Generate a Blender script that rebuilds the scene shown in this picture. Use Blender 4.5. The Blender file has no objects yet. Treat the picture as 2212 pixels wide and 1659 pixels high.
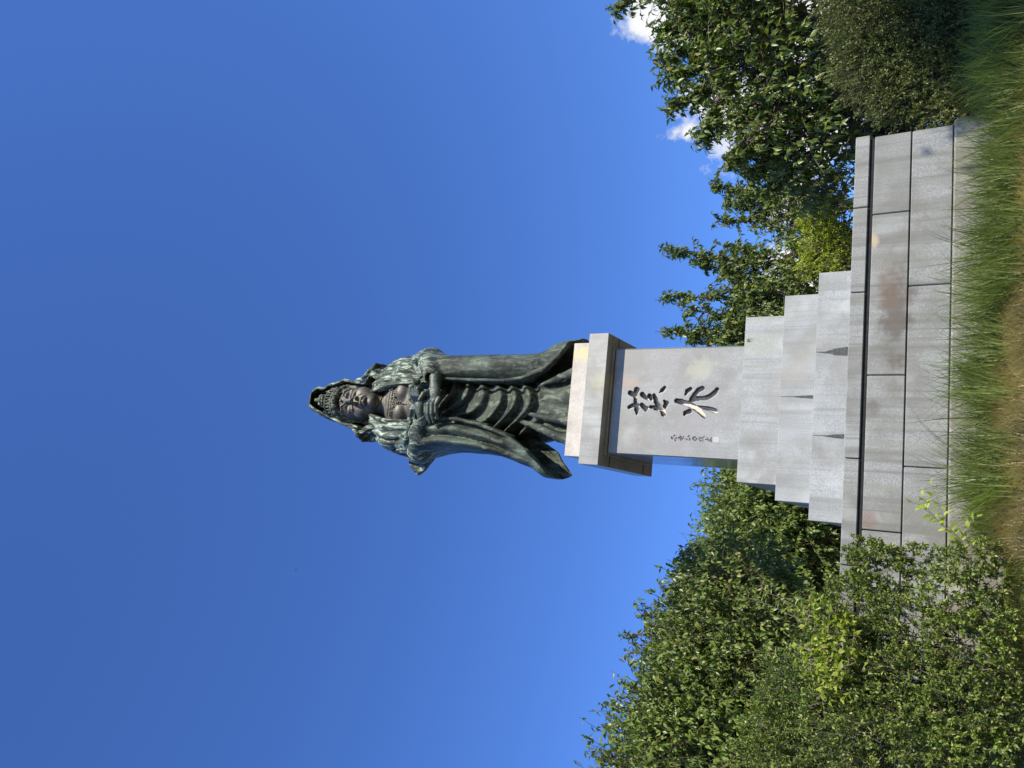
import bpy, bmesh, math, random
import numpy as np
from mathutils import Vector, Matrix

rng = np.random.default_rng(7)
random.seed(7)
S = bpy.context.scene
C = S.collection
R = math.radians

# ------------------------------------------------------------------ camera
F_PX = 1700.3                      # focal length in units of a 2212 px wide picture
CAM = np.array([-1.6817, -11.1905, -0.8094])
FW = np.array([0.15184647, 0.82005309, 0.55177494])
RT = np.array([9.83170369e-01, -1.82688603e-01, 9.48588845e-04])
UP = np.array([-0.10158089, -0.54234473, 0.83399252])
cd = bpy.data.cameras.new('camera')
cam = bpy.data.objects.new('camera', cd); C.objects.link(cam)
cd.sensor_fit = 'HORIZONTAL'; cd.sensor_width = 36.0
cd.lens = F_PX / 2212 * 36.0
cd.clip_start = 0.05; cd.clip_end = 5000
cam.matrix_world = Matrix([[-UP[i], RT[i], -FW[i], CAM[i]] for i in range(3)] + [[0, 0, 0, 1]])
S.camera = cam

def at(x, y, Y):
    """point of the plane y = Y seen at pixel (x, y) of the 2212 x 1659 picture (held sideways: left is up)"""
    d = FW * F_PX + UP * (1106 - x) + RT * (829.5 - y)
    return CAM + d * ((Y - CAM[1]) / d[1])

def px_size(p, n):
    return n / F_PX * float(np.dot(np.asarray(p) - CAM, FW))

# ------------------------------------------------------------------ light
SUN_AZ, SUN_EL = R(32), R(40.5)
SUN = np.array([math.sin(SUN_AZ) * math.cos(SUN_EL), -math.cos(SUN_AZ) * math.cos(SUN_EL), math.sin(SUN_EL)])
ld = bpy.data.lights.new('sun', 'SUN'); ld.energy = 5.0; ld.angle = R(0.53); ld.color = (1.0, 0.92, 0.77)
sun = bpy.data.objects.new('sun', ld); C.objects.link(sun)
sun.rotation_euler = Vector(-SUN).to_track_quat('-Z', 'Y').to_euler()
sun.location = (8, -12, 14)

W = bpy.data.worlds.new('World'); S.world = W; W.use_nodes = True
nt = W.node_tree; nt.nodes.clear()
def wn(t, **kw):
    n = nt.nodes.new(t)
    for k, v in kw.items(): setattr(n, k, v)
    return n
wout = wn('ShaderNodeOutputWorld'); wbg = wn('ShaderNodeBackground'); wbg.inputs['Strength'].default_value = 0.0695
sky = wn('ShaderNodeTexSky', sky_type='NISHITA'); sky.sun_disc = False
sky.sun_elevation = SUN_EL; sky.sun_rotation = math.pi - SUN_AZ
sky.altitude = 300; sky.air_density = 1.0; sky.dust_density = 0.3; sky.ozone_density = 3.0
hs = wn('ShaderNodeHueSaturation'); hs.inputs['Saturation'].default_value = 1.0; hs.inputs['Value'].default_value = 1.0
nt.links.new(sky.outputs[0], hs.inputs['Color'])
tint = wn('ShaderNodeMix', data_type='RGBA', blend_type='MULTIPLY'); tint.inputs['Factor'].default_value = 1.0
nt.links.new(hs.outputs[0], tint.inputs['A']); tint.inputs['B'].default_value = (0.92, 1.38, 2.28, 1)
skycol = tint.outputs['Result']      # the deep saturated blue of a very clear day
# cumulus low in the sky behind the trees
tc = wn('ShaderNodeTexCoord')
def math_node(op, a, b=None, clamp=False):
    n = wn('ShaderNodeMath', operation=op); n.use_clamp = clamp
    for i, v in enumerate((a, b)):
        if v is None: continue
        if isinstance(v, (int, float)): n.inputs[i].default_value = v
        else: nt.links.new(v, n.inputs[i])
    return n.outputs[0]
CLOUDS = [(1420, 50, 58), (1455, -30, 90), (1610, 225, 106), (1680, 275, 60), (1725, 570, 60), (1665, 690, 60), (1705, 440, 55), (1780, 640, 80),
          (1640, 60, 110), (1760, 250, 110), (1520, -120, 140), (1700, -150, 160)]
acc = None
for (x, y, r) in CLOUDS:
    d = FW * F_PX + UP * (1106 - x) + RT * (829.5 - y); d /= np.linalg.norm(d)
    vd = wn('ShaderNodeVectorMath', operation='DISTANCE')
    nt.links.new(tc.outputs['Generated'], vd.inputs[0]); vd.inputs[1].default_value = d
    a = math_node('MULTIPLY', vd.outputs['Value'], F_PX / r / 1.25)
    a = math_node('SUBTRACT', 1.0, a)
    acc = a if acc is None else math_node('MAXIMUM', acc, a)
nz = wn('ShaderNodeTexNoise'); nz.inputs['Scale'].default_value = 24; nz.inputs['Detail'].default_value = 10; nz.inputs['Roughness'].default_value = 0.55
nt.links.new(tc.outputs['Generated'], nz.inputs['Vector'])
nn = math_node('SUBTRACT', nz.outputs['Fac'], 0.5)
dens = math_node('ADD', acc, math_node('MULTIPLY', nn, 2.9))
mask = math_node('MULTIPLY', math_node('SUBTRACT', dens, 0.10), 2.4, clamp=True)
cmix = wn('ShaderNodeMix', data_type='RGBA')
nt.links.new(mask, cmix.inputs['Factor']); nt.links.new(skycol, cmix.inputs['A'])
ccol = wn('ShaderNodeMix', data_type='RGBA')
ccol.inputs['A'].default_value = (7.0, 7.6, 8.8, 1); ccol.inputs['B'].default_value = (10.5, 10.5, 10.6, 1)
nt.links.new(math_node('MULTIPLY', dens, 1.2, clamp=True), ccol.inputs['Factor'])
nt.links.new(ccol.outputs['Result'], cmix.inputs['B'])
nt.links.new(cmix.outputs['Result'], wbg.inputs['Color']); nt.links.new(wbg.outputs[0], wout.inputs['Surface'])

S.view_settings.view_transform = 'Standard'; S.view_settings.look = 'None'
S.view_settings.gamma = 1.0; S.view_settings.use_curve_mapping = False; S.view_settings.exposure = 0.5
S.render.engine = 'CYCLES'
S.cycles.max_bounces = 6; S.cycles.diffuse_bounces = 3; S.cycles.glossy_bounces = 3; S.cycles.transmission_bounces = 4
S.cycles.transparent_max_bounces = 4
S.cycles.use_denoising = True

# ------------------------------------------------------------------ object helpers
def tag(o, label, cat, group=None):
    o['label'] = label; o['category'] = cat
    if group: o['group'] = group
    return o

def empty(name, loc, label, cat, group=None):
    o = bpy.data.objects.new(name, None); C.objects.link(o); o.location = loc
    o.empty_display_size = 0.2
    return tag(o, label, cat, group)

def link(name, me, mat, parent=None, smooth=False):
    """link a mesh given in world coordinates; a child keeps its place under the parent"""
    if mat is not None and not me.materials:
        me.materials.append(mat)
    if smooth:
        me.polygons.foreach_set('use_smooth', np.ones(len(me.polygons), bool))
    o = bpy.data.objects.new(name, me); C.objects.link(o)
    if parent is not None:
        o.parent = parent
        m = Matrix.Identity(4); q = parent
        if q.parent is None: m = Matrix.Translation(q.location)     # a part already stands at the world's origin
        o.matrix_parent_inverse = m.inverted()
    return o

def np_mesh(name, V, faces, mat_idx=None):
    """faces: list of int arrays (n, 3) or (n, 4)"""
    me = bpy.data.meshes.new(name)
    V = np.ascontiguousarray(V, np.float32)
    me.vertices.add(len(V)); me.vertices.foreach_set('co', V.ravel())
    faces = [np.asarray(f, np.int32) for f in faces if len(f)]
    loops = np.concatenate([f.ravel() for f in faces])
    cnt = np.concatenate([np.full(len(f), f.shape[1], np.int32) for f in faces])
    st = np.concatenate([[0], np.cumsum(cnt)[:-1]]).astype(np.int32)
    me.loops.add(len(loops)); me.loops.foreach_set('vertex_index', loops)
    me.polygons.add(len(cnt)); me.polygons.foreach_set('loop_start', st); me.polygons.foreach_set('loop_total', cnt)
    if mat_idx is not None: me.polygons.foreach_set('material_index', np.asarray(mat_idx, np.int32))
    me.update(calc_edges=True); me.validate()
    return me

# ------------------------------------------------------------------ material helpers
class Mat:
    def __init__(s, name, rough=0.6, metal=0.0, spec=0.5):
        s.m = bpy.data.materials.new(name); s.m.use_nodes = True
        s.t = s.m.node_tree; s.b = s.t.nodes['Principled BSDF']; s.out = s.t.nodes['Material Output']
        s.b.inputs['Roughness'].default_value = rough; s.b.inputs['Metallic'].default_value = metal
        s.b.inputs['Specular IOR Level'].default_value = spec
        s.geo = s.n('ShaderNodeNewGeometry')
        s.pos = s.geo.outputs['Position']
    def n(s, t, **kw):
        x = s.t.nodes.new(t)
        for k, v in kw.items(): setattr(x, k, v)
        return x
    def l(s, a, b): s.t.links.new(a, b)
    def set(s, sock, v):
        if isinstance(v, (int, float)): sock.default_value = v
        elif isinstance(v, (tuple, list)): sock.default_value = tuple(v) + ((1,) if len(v) == 3 and sock.type == 'RGBA' else ())
        else: s.l(v, sock)
    def noise(s, scale, detail=4, rough=0.55, vec=None, stretch=None, dist=0.0):
        x = s.n('ShaderNodeTexNoise'); x.inputs['Scale'].default_value = scale
        x.inputs['Detail'].default_value = detail; x.inputs['Roughness'].default_value = rough
        x.inputs['Distortion'].default_value = dist
        v = vec or s.pos
        if stretch:
            mp = s.n('ShaderNodeMapping'); mp.inputs['Scale'].default_value = stretch
            s.l(v, mp.inputs['Vector']); v = mp.outputs[0]
        s.l(v, x.inputs['Vector']); return x.outputs['Fac']
    def math(s, op, a, b=None, clamp=False):
        x = s.n('ShaderNodeMath', operation=op); x.use_clamp = clamp
        s.set(x.inputs[0], a)
        if b is not None: s.set(x.inputs[1], b)
        return x.outputs[0]
    def ramp(s, v, lo, hi):
        x = s.n('ShaderNodeMapRange'); x.interpolation_type = 'SMOOTHSTEP'
        x.inputs['From Min'].default_value = lo; x.inputs['From Max'].default_value = hi
        s.set(x.inputs['Value'], v); return x.outputs[0]
    def mix(s, f, a, b, mode='MIX'):
        x = s.n('ShaderNodeMix', data_type='RGBA', blend_type=mode)
        s.set(x.inputs['Factor'], f); s.set(x.inputs['A'], a); s.set(x.inputs['B'], b); return x.outputs['Result']
    def color(s, v): s.set(s.b.inputs['Base Color'], v)
    def bump(s, h, strength=0.3, dist=0.01):
        x = s.n('ShaderNodeBump'); x.inputs['Strength'].default_value = strength; x.inputs['Distance'].default_value = dist
        s.set(x.inputs['Height'], h); s.l(x.outputs[0], s.b.inputs['Normal'])

def granite(name, base=(0.40, 0.41, 0.42), warm=0.0, rough=0.45, streak=0.5, stains=(), seed=0.0, bump=0.15, fine=95):
    M = Mat(name, rough=rough)
    sp = M.noise(fine, 3, 0.75)
    sp2 = M.noise(fine * 2.1, 2, 0.6)
    big = M.noise(1.7, 5, 0.6)
    c = M.mix(M.ramp(sp, 0.34, 0.66), tuple(v * 0.72 for v in base), tuple(min(1, v * 1.26) for v in base))
    c = M.mix(M.ramp(sp2, 0.60, 0.74), c, tuple(v * 0.38 for v in base))
    c = M.mix(M.ramp(sp2, 0.32, 0.22), c, (0.72, 0.72, 0.72))
    c = M.mix(M.math('MULTIPLY', M.ramp(big, 0.40, 0.66), 0.75), c, (base[0] * 0.62, base[1] * 0.58, base[2] * 0.52))
    c = M.mix(M.math('MULTIPLY', M.ramp(M.noise(2.6, 4, 0.55), 0.52, 0.72), 0.5), c, tuple(min(1, v * 1.38) for v in base))
    st = M.noise(1.0, 4, 0.6, stretch=(5.5, 5.5, 0.35))
    c = M.mix(M.math('MULTIPLY', M.ramp(st, 0.44, 0.66), streak), c, (base[0] * 0.56, base[1] * 0.54, base[2] * 0.48))
    rain = M.noise(1.0, 3, 0.7, stretch=(17, 17, 0.22))
    c = M.mix(M.math('MULTIPLY', M.ramp(rain, 0.52, 0.68), streak * 0.75), c, (base[0] * 0.50, base[1] * 0.50, base[2] * 0.47))
    st2 = M.noise(1.0, 3, 0.6, stretch=(9, 9, 0.6))
    c = M.mix(M.math('MULTIPLY', M.ramp(st2, 0.56, 0.72), streak * 0.7), c, (base[0] * 0.80, base[1] * 0.82, base[2] * 0.66))
    ri = M.geo.outputs['Random Per Island']
    oi = M.n('ShaderNodeObjectInfo').outputs['Random']
    c = M.mix(M.math('MULTIPLY', oi, 0.32), c, (base[0] * 0.55, base[1] * 0.55, base[2] * 0.53))
    vst = M.noise(1.0, 4, 0.7, stretch=(26, 26, 1.6)) if stains else None
    for (p, r, col, k) in stains:
        nv = M.n('ShaderNodeTexNoise'); nv.inputs['Scale'].default_value = 3.2; nv.inputs['Detail'].default_value = 7; nv.inputs['Roughness'].default_value = 0.62
        M.l(M.pos, nv.inputs['Vector'])
        sub = M.n('ShaderNodeVectorMath', operation='SUBTRACT'); M.l(M.pos, sub.inputs[0]); sub.inputs[1].default_value = tuple(p)
        dv = M.n('ShaderNodeVectorMath', operation='DIVIDE'); M.l(sub.outputs[0], dv.inputs[0]); dv.inputs[1].default_value = r
        le = M.n('ShaderNodeVectorMath', operation='LENGTH'); M.l(dv.outputs[0], le.inputs[0])
        dd = M.math('ADD', le.outputs['Value'], M.math('MULTIPLY', M.math('SUBTRACT', nv.outputs['Fac'], 0.5), 4.0))
        dd = M.math('ADD', dd, M.math('MULTIPLY', M.math('SUBTRACT', vst, 0.5), 0.9))
        c = M.mix(M.math('MULTIPLY', M.ramp(dd, 1.25, 0.1), k * 0.8), c, col)
    M.color(c)
    M.set(M.b.inputs['Roughness'], M.math('ADD', M.math('MULTIPLY', big, 0.2), rough - 0.1))
    if bump: M.bump(sp, bump, 0.004)
    return M.m

def leaf_mat(name, dark, light, rough=0.48, trans=0.25, yellow=None, spec=0.38):
    M = Mat(name, rough=rough, spec=spec)
    ri = M.geo.outputs['Random Per Island']
    c = M.mix(ri, dark, light)
    if yellow: c = M.mix(M.ramp(ri, 0.90, 0.97), c, yellow)
    big = M.noise(1.6, 4)
    c = M.mix(M.math('MULTIPLY', M.ramp(big, 0.4, 0.68), 0.4), c, tuple(v * 1.3 for v in light))
    # pale underside
    c2 = M.mix(M.math('MULTIPLY', M.geo.outputs['Backfacing'], 0.45), c, tuple(min(1, v * 1.3 + 0.02) for v in light))
    M.color(c2)
    tr = M.n('ShaderNodeBsdfTranslucent'); M.l(M.mix(1.0, c, (1.0, 1.25, 0.45), 'MULTIPLY'), tr.inputs['Color'])
    ms = M.n('ShaderNodeMixShader'); ms.inputs[0].default_value = trans
    M.l(M.b.outputs[0], ms.inputs[1]); M.l(tr.outputs[0], ms.inputs[2]); M.l(ms.outputs[0], M.out.inputs['Surface'])
    return M.m

def plain(name, col, rough=0.8, var=0.35, scale=14, bump=0.0):
    M = Mat(name, rough=rough)
    n = M.noise(scale, 5, 0.6)
    M.color(M.mix(M.ramp(n, 0.3, 0.7), tuple(v * (1 - var) for v in col), tuple(min(1, v * (1 + var)) for v in col)))
    if bump: M.bump(n, bump, 0.01)
    return M.m

# ------------------------------------------------------------------ ground
ZG0 = -0.71
def ground_z(x, y):
    x = np.asarray(x, float); y = np.asarray(y, float)
    zg = ZG0 - 0.05 * np.clip(x, -3.2, 3.6)
    s = np.clip((-2.55 - y) / 5.6, 0, 1); s = s * s * (3 - 2 * s) * 0.45 + s * 0.55
    z = zg * (1 - s) + (-2.42) * s
    z = z + 0.03 * np.sin(1.7 * x + 0.6 * y) * np.cos(1.3 * y - 0.4 * x) + 0.018 * np.sin(5.1 * x + 2.0) * np.sin(4.3 * y)
    far = np.clip((np.abs(x) - 8) / 30, 0, 1)
    return z * (1 - far) + (-1.2) * far

def make_ground():
    gx = np.concatenate([-np.geomspace(2500, 9, 26), np.linspace(-8, 8, 129), np.geomspace(9, 2500, 26)])
    gy = np.concatenate([-np.geomspace(2500, 14, 26), np.linspace(-13, 6, 153), np.geomspace(7, 2500, 30)])
    X, Y = np.meshgrid(gx, gy, indexing='ij')
    V = np.stack([X, Y, ground_z(X, Y)], -1).reshape(-1, 3)
    n, m = X.shape; i = np.arange(n * m).reshape(n, m)
    q = np.stack([i[:-1, :-1], i[1:, :-1], i[1:, 1:], i[:-1, 1:]], -1).reshape(-1, 4)
    M = Mat('soil_and_dry_grass', rough=0.95)
    a = M.noise(2.2, 6, 0.65); b = M.noise(38, 5, 0.7)
    c = M.mix(M.ramp(b, 0.3, 0.7), (0.055, 0.040, 0.024), (0.17, 0.125, 0.070))
    c = M.mix(M.math('MULTIPLY', M.ramp(a, 0.48, 0.66), 0.7), c, (0.075, 0.085, 0.030))
    M.color(c); M.bump(b, 0.8, 0.03)
    o = link('ground', np_mesh('ground', V, [q]), M.m, smooth=True); o['kind'] = 'structure'
make_ground()

# ------------------------------------------------------------------ pedestal
HW = dict(top=0.8669, cor=0.9813, dado=0.7841, s1=1.0920, s2=1.2948, s3=1.5)
ZB, Z1, Z2, Z2B, Z3, Z4, Z5, Z6, Z7, Z8 = -0.0664, 0.3546, 0.7871, 0.9482, 1.3733, 1.8216, 2.3701, 4.4105, 4.7523, 5.0628
WB, YB = 3.0456, -1.8392
pedestal = empty('stone_pedestal', (0, 0, ZB), 'tall stepped grey granite pedestal carrying the bronze statue, with two carved characters on its shaft', 'pedestal')

RUST = (0.075, 0.058, 0.042)
g_base = granite('flamed_granite', (0.274, 0.281, 0.266), rough=0.75, streak=0.8, bump=0.5, fine=70, stains=[
    (at(1930, 700, YB), (0.62, 0.5, 0.20), RUST, 0.95), (at(1915, 620, YB), (0.40, 0.5, 0.15), (0.15, 0.10, 0.065), 0.6),
    (at(1884, 878, YB), (0.10, 0.3, 0.09), RUST, 0.6), (at(1880, 1125, YB), (0.10, 0.3, 0.09), (0.19, 0.11, 0.075), 0.6),
    (at(1888, 518, YB), (0.09, 0.3, 0.05), (0.55, 0.42, 0.26), 0.8), (at(1910, 985, YB), (0.06, 0.3, 0.3), (0.16, 0.15, 0.13), 0.6)])
g_step = granite('sawn_granite', (0.358, 0.368, 0.350), rough=0.38, streak=0.5, bump=0.10, stains=[
    (at(1690, 860, -HW['s1']), (0.22, 0.3, 0.25), (0.26, 0.24, 0.22), 0.55), (at(1650, 745, -HW['s1']), (0.16, 0.3, 0.4), (0.30, 0.31, 0.22), 0.7),
    (at(1720, 800, -HW['s2']), (0.35, 0.3, 0.3), (0.34, 0.32, 0.26), 0.5)])
g_dado = granite('polished_granite', (0.350, 0.353, 0.328), rough=0.34, streak=0.25, bump=0.06, stains=[
    (at(1480, 930, -HW['dado']), (0.42, 0.4, 0.45), (0.29, 0.27, 0.26), 0.6), (at(1440, 800, -HW['dado']), (0.34, 0.4, 0.40), (0.28, 0.26, 0.25), 0.6),
    (at(1362, 825, -HW['dado']), (0.11, 0.3, 0.20), (0.44, 0.27, 0.18), 0.55), (at(1520, 800, -HW['dado']), (0.14, 0.3, 0.22), (0.47, 0.47, 0.33), 0.5),
    (at(1380, 950, -HW['dado']), (0.12, 0.3, 0.18), (0.26, 0.20, 0.15), 0.6)])
g_mirror = granite('mirror_polished_granite', (0.26, 0.27, 0.29), rough=0.13, streak=0.2, bump=0.0)
g_top = granite('pale_granite', (0.54, 0.50, 0.43), rough=0.6, streak=0.12, bump=0.2, fine=85, stains=[
    (at(1255, 757, -HW['top']), (0.13, 0.3, 0.25), (0.66, 0.55, 0.20), 0.7)])
g_cor = granite('cornice_granite', (0.350, 0.356, 0.334), rough=0.40, streak=0.6, bump=0.1, stains=[
    (at(1283, 840, -HW['cor']), (0.16, 0.3, 0.10), (0.16, 0.15, 0.13), 0.8), (at(1300, 830, -HW['cor']), (0.18, 0.3, 0.22), (0.44, 0.43, 0.26), 0.6),
    (at(1280, 730, -HW['cor']), (0.10, 0.3, 0.20), (0.20, 0.18, 0.16), 0.7)])
m_joint_and_shade = plain('dark_mortar_and_shade', (0.016, 0.016, 0.016), 0.95)  # black of the joints, also painted in as shade under the coping

def box_mesh(name, x0, x1, y0, y1, z0, z1, bev=0.006, seg=1):
    bm = bmesh.new(); bmesh.ops.create_cube(bm, size=1.0)
    for v in bm.verts:
        v.co = Vector((x0 + (v.co.x + 0.5) * (x1 - x0), y0 + (v.co.y + 0.5) * (y1 - y0), z0 + (v.co.z + 0.5) * (z1 - z0)))
    if bev: bmesh.ops.bevel(bm, geom=list(bm.edges), offset=bev, segments=seg, affect='EDGES', profile=0.5)
    me = bpy.data.meshes.new(name); bm.to_mesh(me); bm.free(); return me

def stone(name, *b, mat, bev=0.006, parent=pedestal):
    return link(name, box_mesh(name, *b, bev=bev), mat, parent)

GAP = 0.011
def course(name, x0, x1, y0, y1, z0, z1, joints, mat, depth=0.45, bev=0.008, top_gap=GAP):
    """a course of facing stones: front row cut at the joints, plus side and back rows"""
    js = [x0] + sorted(joints) + [x1]
    for a, b in zip(js[:-1], js[1:]):
        dy = float(rng.uniform(-0.004, 0.004))
        stone(name, a + (GAP / 2 if a > x0 else 0), b - (GAP / 2 if b < x1 else 0), y0 + dy, y0 + depth, z0, z1 - top_gap, mat=mat, bev=bev)
    for sx in (-1, 1):
        xs = (x0, x0 + depth) if sx < 0 else (x1 - depth, x1)
        n = max(1, round((y1 - y0 - depth) / 1.4)); ys = np.linspace(y0 + depth, y1, n + 1)
        for a, b in zip(ys[:-1], ys[1:]):
            stone(name, xs[0], xs[1], a + GAP / 2, b - GAP / 2, z0, z1 - top_gap, mat=mat, bev=bev)
    stone(name, x0 + depth + GAP, x1 - depth - GAP, y1 - depth, y1, z0, z1 - top_gap, mat=mat, bev=bev)

jx = lambda x, y, Y: float(at(x, y, Y)[0])
YW = -1.8130
ja = [jx(1922, 460, YW), jx(1917, 810, YW)]; ja += [2 * ja[0] - ja[1] - 0.02, -1.55, -2.4]; ja = [j for j in ja if abs(j) < WB - 0.3]
jb = [jx(2007, 615, YW), jx(1997, 1010, YW)]; jb += [jb[0] + (jb[0] - jb[1]), -2.1]; jb = [j for j in jb if abs(j) < WB - 0.3]
jc = [jx(1853, 631, YB), jx(1843, 990, YB), 2.15, -1.95]; jc = [j for j in jc if abs(j) < WB - 0.3]
course('base_stone', -WB + 0.03, WB - 0.03, YW, 1.813, Z1, Z2 - 0.048, ja, g_base, top_gap=0.0)
course('base_stone', -WB + 0.03, WB - 0.03, YW, 1.813, ZB, Z1, jb, g_base)
# overhanging coping
jcs = [-WB] + sorted(jc) + [WB]
for a, b in zip(jcs[:-1], jcs[1:]):
    stone('coping_stone', a + GAP / 2, b - GAP / 2, YB + 0.012, YB + 0.62, Z2 + 0.002, Z2B, mat=g_base, bev=0.008)
for sx in (-1, 1):
    xs = sorted((sx * WB, sx * (WB - 0.62)))
    stone('coping_stone', xs[0], xs[1], YB + 0.62 + GAP, 1.85, Z2 + 0.002, Z2B, mat=g_base, bev=0.008)
stone('coping_stone', -WB + 0.63, WB - 0.63, 1.2, 1.85, Z2 + 0.002, Z2B, mat=g_base, bev=0.008)
stone('base_core', -WB + 0.14, WB - 0.14, YW + 0.10, 1.75, ZB - 0.1, Z2B - 0.012, mat=m_joint_and_shade, bev=0)
stone('shadow_gap_strip', -WB + 0.05, WB - 0.05, YW + 0.014, YW + 0.09, Z2 - 0.047, Z2 + 0.001, mat=m_joint_and_shade, bev=0)  # black strip standing in for the shade in the recess under the coping
# rough concrete footing
m_foot = granite('weathered_concrete', (0.28, 0.27, 0.23), rough=0.9, streak=0.9, bump=0.9, fine=40)
stone('footing', -WB - 0.02, WB + 0.02, YW - 0.045, 1.86, -1.3, ZB - 0.012, mat=m_foot, bev=0.02)
# steps
def step(hw, z0, z1, joints):
    js = [-hw] + joints + [hw]
    for a, b in zip(js[:-1], js[1:]):
        stone('step_stone', a + (0.0015 if a > -hw else 0), b - (0.0015 if b < hw else 0), -hw, hw, z0, z1, mat=g_step, bev=0.004)
step(HW['s3'], Z2B - 0.01, Z3 - 0.001, [jx(1800, 942, -HW['s3']), jx(1800, 760, -HW['s3'])])
step(HW['s2'], Z3 - 0.001, Z4 - 0.001, [jx(1725, 857, -HW['s2'])])
step(HW['s1'], Z4 - 0.001, Z5 - 0.001, [])
# cornice and top block
stone('cornice', -HW['cor'], HW['cor'], -HW['cor'], HW['cor'], Z6 + 0.02, Z7, mat=g_cor, bev=0.006)
stone('cornice_moulding', -HW['dado'] - 0.035, HW['dado'] + 0.035, -HW['dado'] - 0.035, HW['dado'] + 0.035, Z6 - 0.012, Z6 + 0.02, mat=g_cor, bev=0.004)
stone('top_block', -HW['top'], HW['top'], -HW['top'], HW['top'], Z7, Z8, mat=g_top, bev=0.005)
# underside joints of the cornice
for sx in (-1, 1):
    for Y in (-0.62, 0.62):
        stone('cornice_joint', sx * 0.88 - 0.0955, sx * 0.88 + 0.0955, Y - 0.008, Y + 0.008, Z6 + 0.0165, Z6 + 0.03, mat=m_joint_and_shade, bev=0)

# dark water stains on the steps
m_stain = plain('wet_black_stain', (0.045, 0.047, 0.045), 0.5, 0.7, 30)
def stain(xy0, xy1, w0, w1, Y, taper):
    """long tongue of dark stain running down a stone face; w0 at the top, w1 at the bottom"""
    A = at(*xy0, Y); B = at(*xy1, Y); n = 16; k = 7 if max(w0, w1) > .03 else 3
    V = []; q = []
    for j in range(k):
        u = (j + .5) / k - .5; t0 = random.uniform(0, .12) + (abs(u) * 1.1 if w1 > w0 else 0); t1 = 1.0 if w1 > w0 else random.uniform(.5, 1.0) * (1 - abs(u))
        s0 = len(V); y = Y - 0.0015 - 0.0002 * j
        for i in range(n):
            f = i / (n - 1); t = t0 + (t1 - t0) * f; c = A * (1 - t) + B * t
            W_ = w0 + (w1 - w0) * t ** taper
            w = W_ / k * .62 * (min(1, f * 5) if w1 > w0 else min(1, (1 - f) * 3)) * random.uniform(.8, 1.15)
            V += [(c[0] + u * W_ - w, y, c[2]), (c[0] + u * W_ + w, y, c[2])]
        q += [(s0 + 2 * i, s0 + 2 * i + 1, s0 + 2 * i + 3, s0 + 2 * i + 2) for i in range(n - 1)]
    link('water_stain', np_mesh('water_stain', np.array(V), [np.array(q)]), m_stain, pedestal)
stain((1764, 762), (1831, 759), 0.015, 0.105, -HW['s3'], 0.6)
stain((1758, 941), (1823, 943), 0.006, 0.055, -HW['s3'], 0.9)
stain((1689, 856.5), (1756, 857.5), 0.006, 0.042, -HW['s2'], 1.0)
stain((1613.5, 737), (1632, 736.5), 0.035, 0.008, -HW['s1'], 1.0)
stain((1613.5, 733), (1640, 732), 0.012, 0.003, -HW['s1'], 1.0)

# shaft (dado): five slabs, the front one carved
HD = HW['dado']
DZ0, DZ1 = Z5 - 0.001, Z6 - 0.014
stone('shaft_core', -HD + 0.02, HD - 0.02, -HD + 0.20, HD - 0.004, DZ0, DZ1, mat=g_dado, bev=0.004)
for sx in (-1, 1):
    xs = sorted((sx * HD, sx * (HD - 0.10)))
    stone('shaft_slab', xs[0], xs[1], -HD + 0.030, HD, DZ0, DZ1, mat=g_mirror, bev=0.012)

def zp(l):      # strokes measured on an enlarged view of the carving
    k = 420 / 2212 / (4032 / 2212)
    return [at((2440 + a * 420 / 2212) * 2212 / 4032, (1500 + b * 420 / 2212) * 2212 / 4032, -HD) for a, b in l]
STROKES = [  # (points, radii) in the enlarged view
    ([(215, 245), (300, 290), (375, 375)], [48, 46, 10]),
    ([(355, 185), (325, 260), (325, 400), (330, 480), (350, 690)], [62, 45, 38, 40, 12]),
    ([(350, 600), (352, 660)], [52, 28]),
    ([(195, 545), (270, 505), (380, 500)], [38, 42, 34]), ([(360, 530), (408, 590)], [18, 8]),
    ([(465, 275), (520, 330), (600, 395)], [50, 42, 14]),
    ([(455, 490), (515, 550), (545, 610)], [42, 52, 28]), ([(570, 550), (600, 565)], [26, 12]),
    ([(620, 310), (650, 370)], [48, 34]), ([(710, 290), (740, 370), (780, 440), (850, 530), (960, 690)], [34, 48, 26, 22, 14]),
    ([(725, 430), (790, 530), (850, 590)], [20, 34, 28]), ([(640, 540), (720, 540), (860, 580)], [34, 32, 34]),
    ([(730, 580), (800, 590)], [30, 24]), ([(860, 570), (920, 610)], [30, 36]),
    ([(905, 690), (860, 620)], [48, 26]),
    ([(930, 140), (880, 190), (825, 240)], [34, 40, 10]),
    ([(925, 410), (965, 460), (930, 545)], [22, 55, 40]),
    # second character
    ([(1180, 410), (1260, 425), (1400, 470), (1530, 530), (1650, 620), (1730, 710), (1770, 780)], [48, 56, 54, 54, 52, 44, 10]),
    ([(1470, 165), (1400, 210), (1365, 280)], [38, 46, 20]),
    ([(1350, 660), (1450, 625)], [38, 48]), ([(1345, 690), (1350, 680)], [30, 26]),
    ([(1715, 155), (1640, 180), (1560, 270), (1490, 370), (1455, 440)], [48, 50, 44, 42, 34]),
    ([(2020, 170), (1960, 250), (1850, 330), (1720, 360), (1600, 365), (1530, 390)], [38, 48, 50, 42, 46, 42]),
    ([(1640, 540), (1780, 560), (1900, 590), (1980, 620)], [32, 38, 46, 50]),
]
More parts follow.
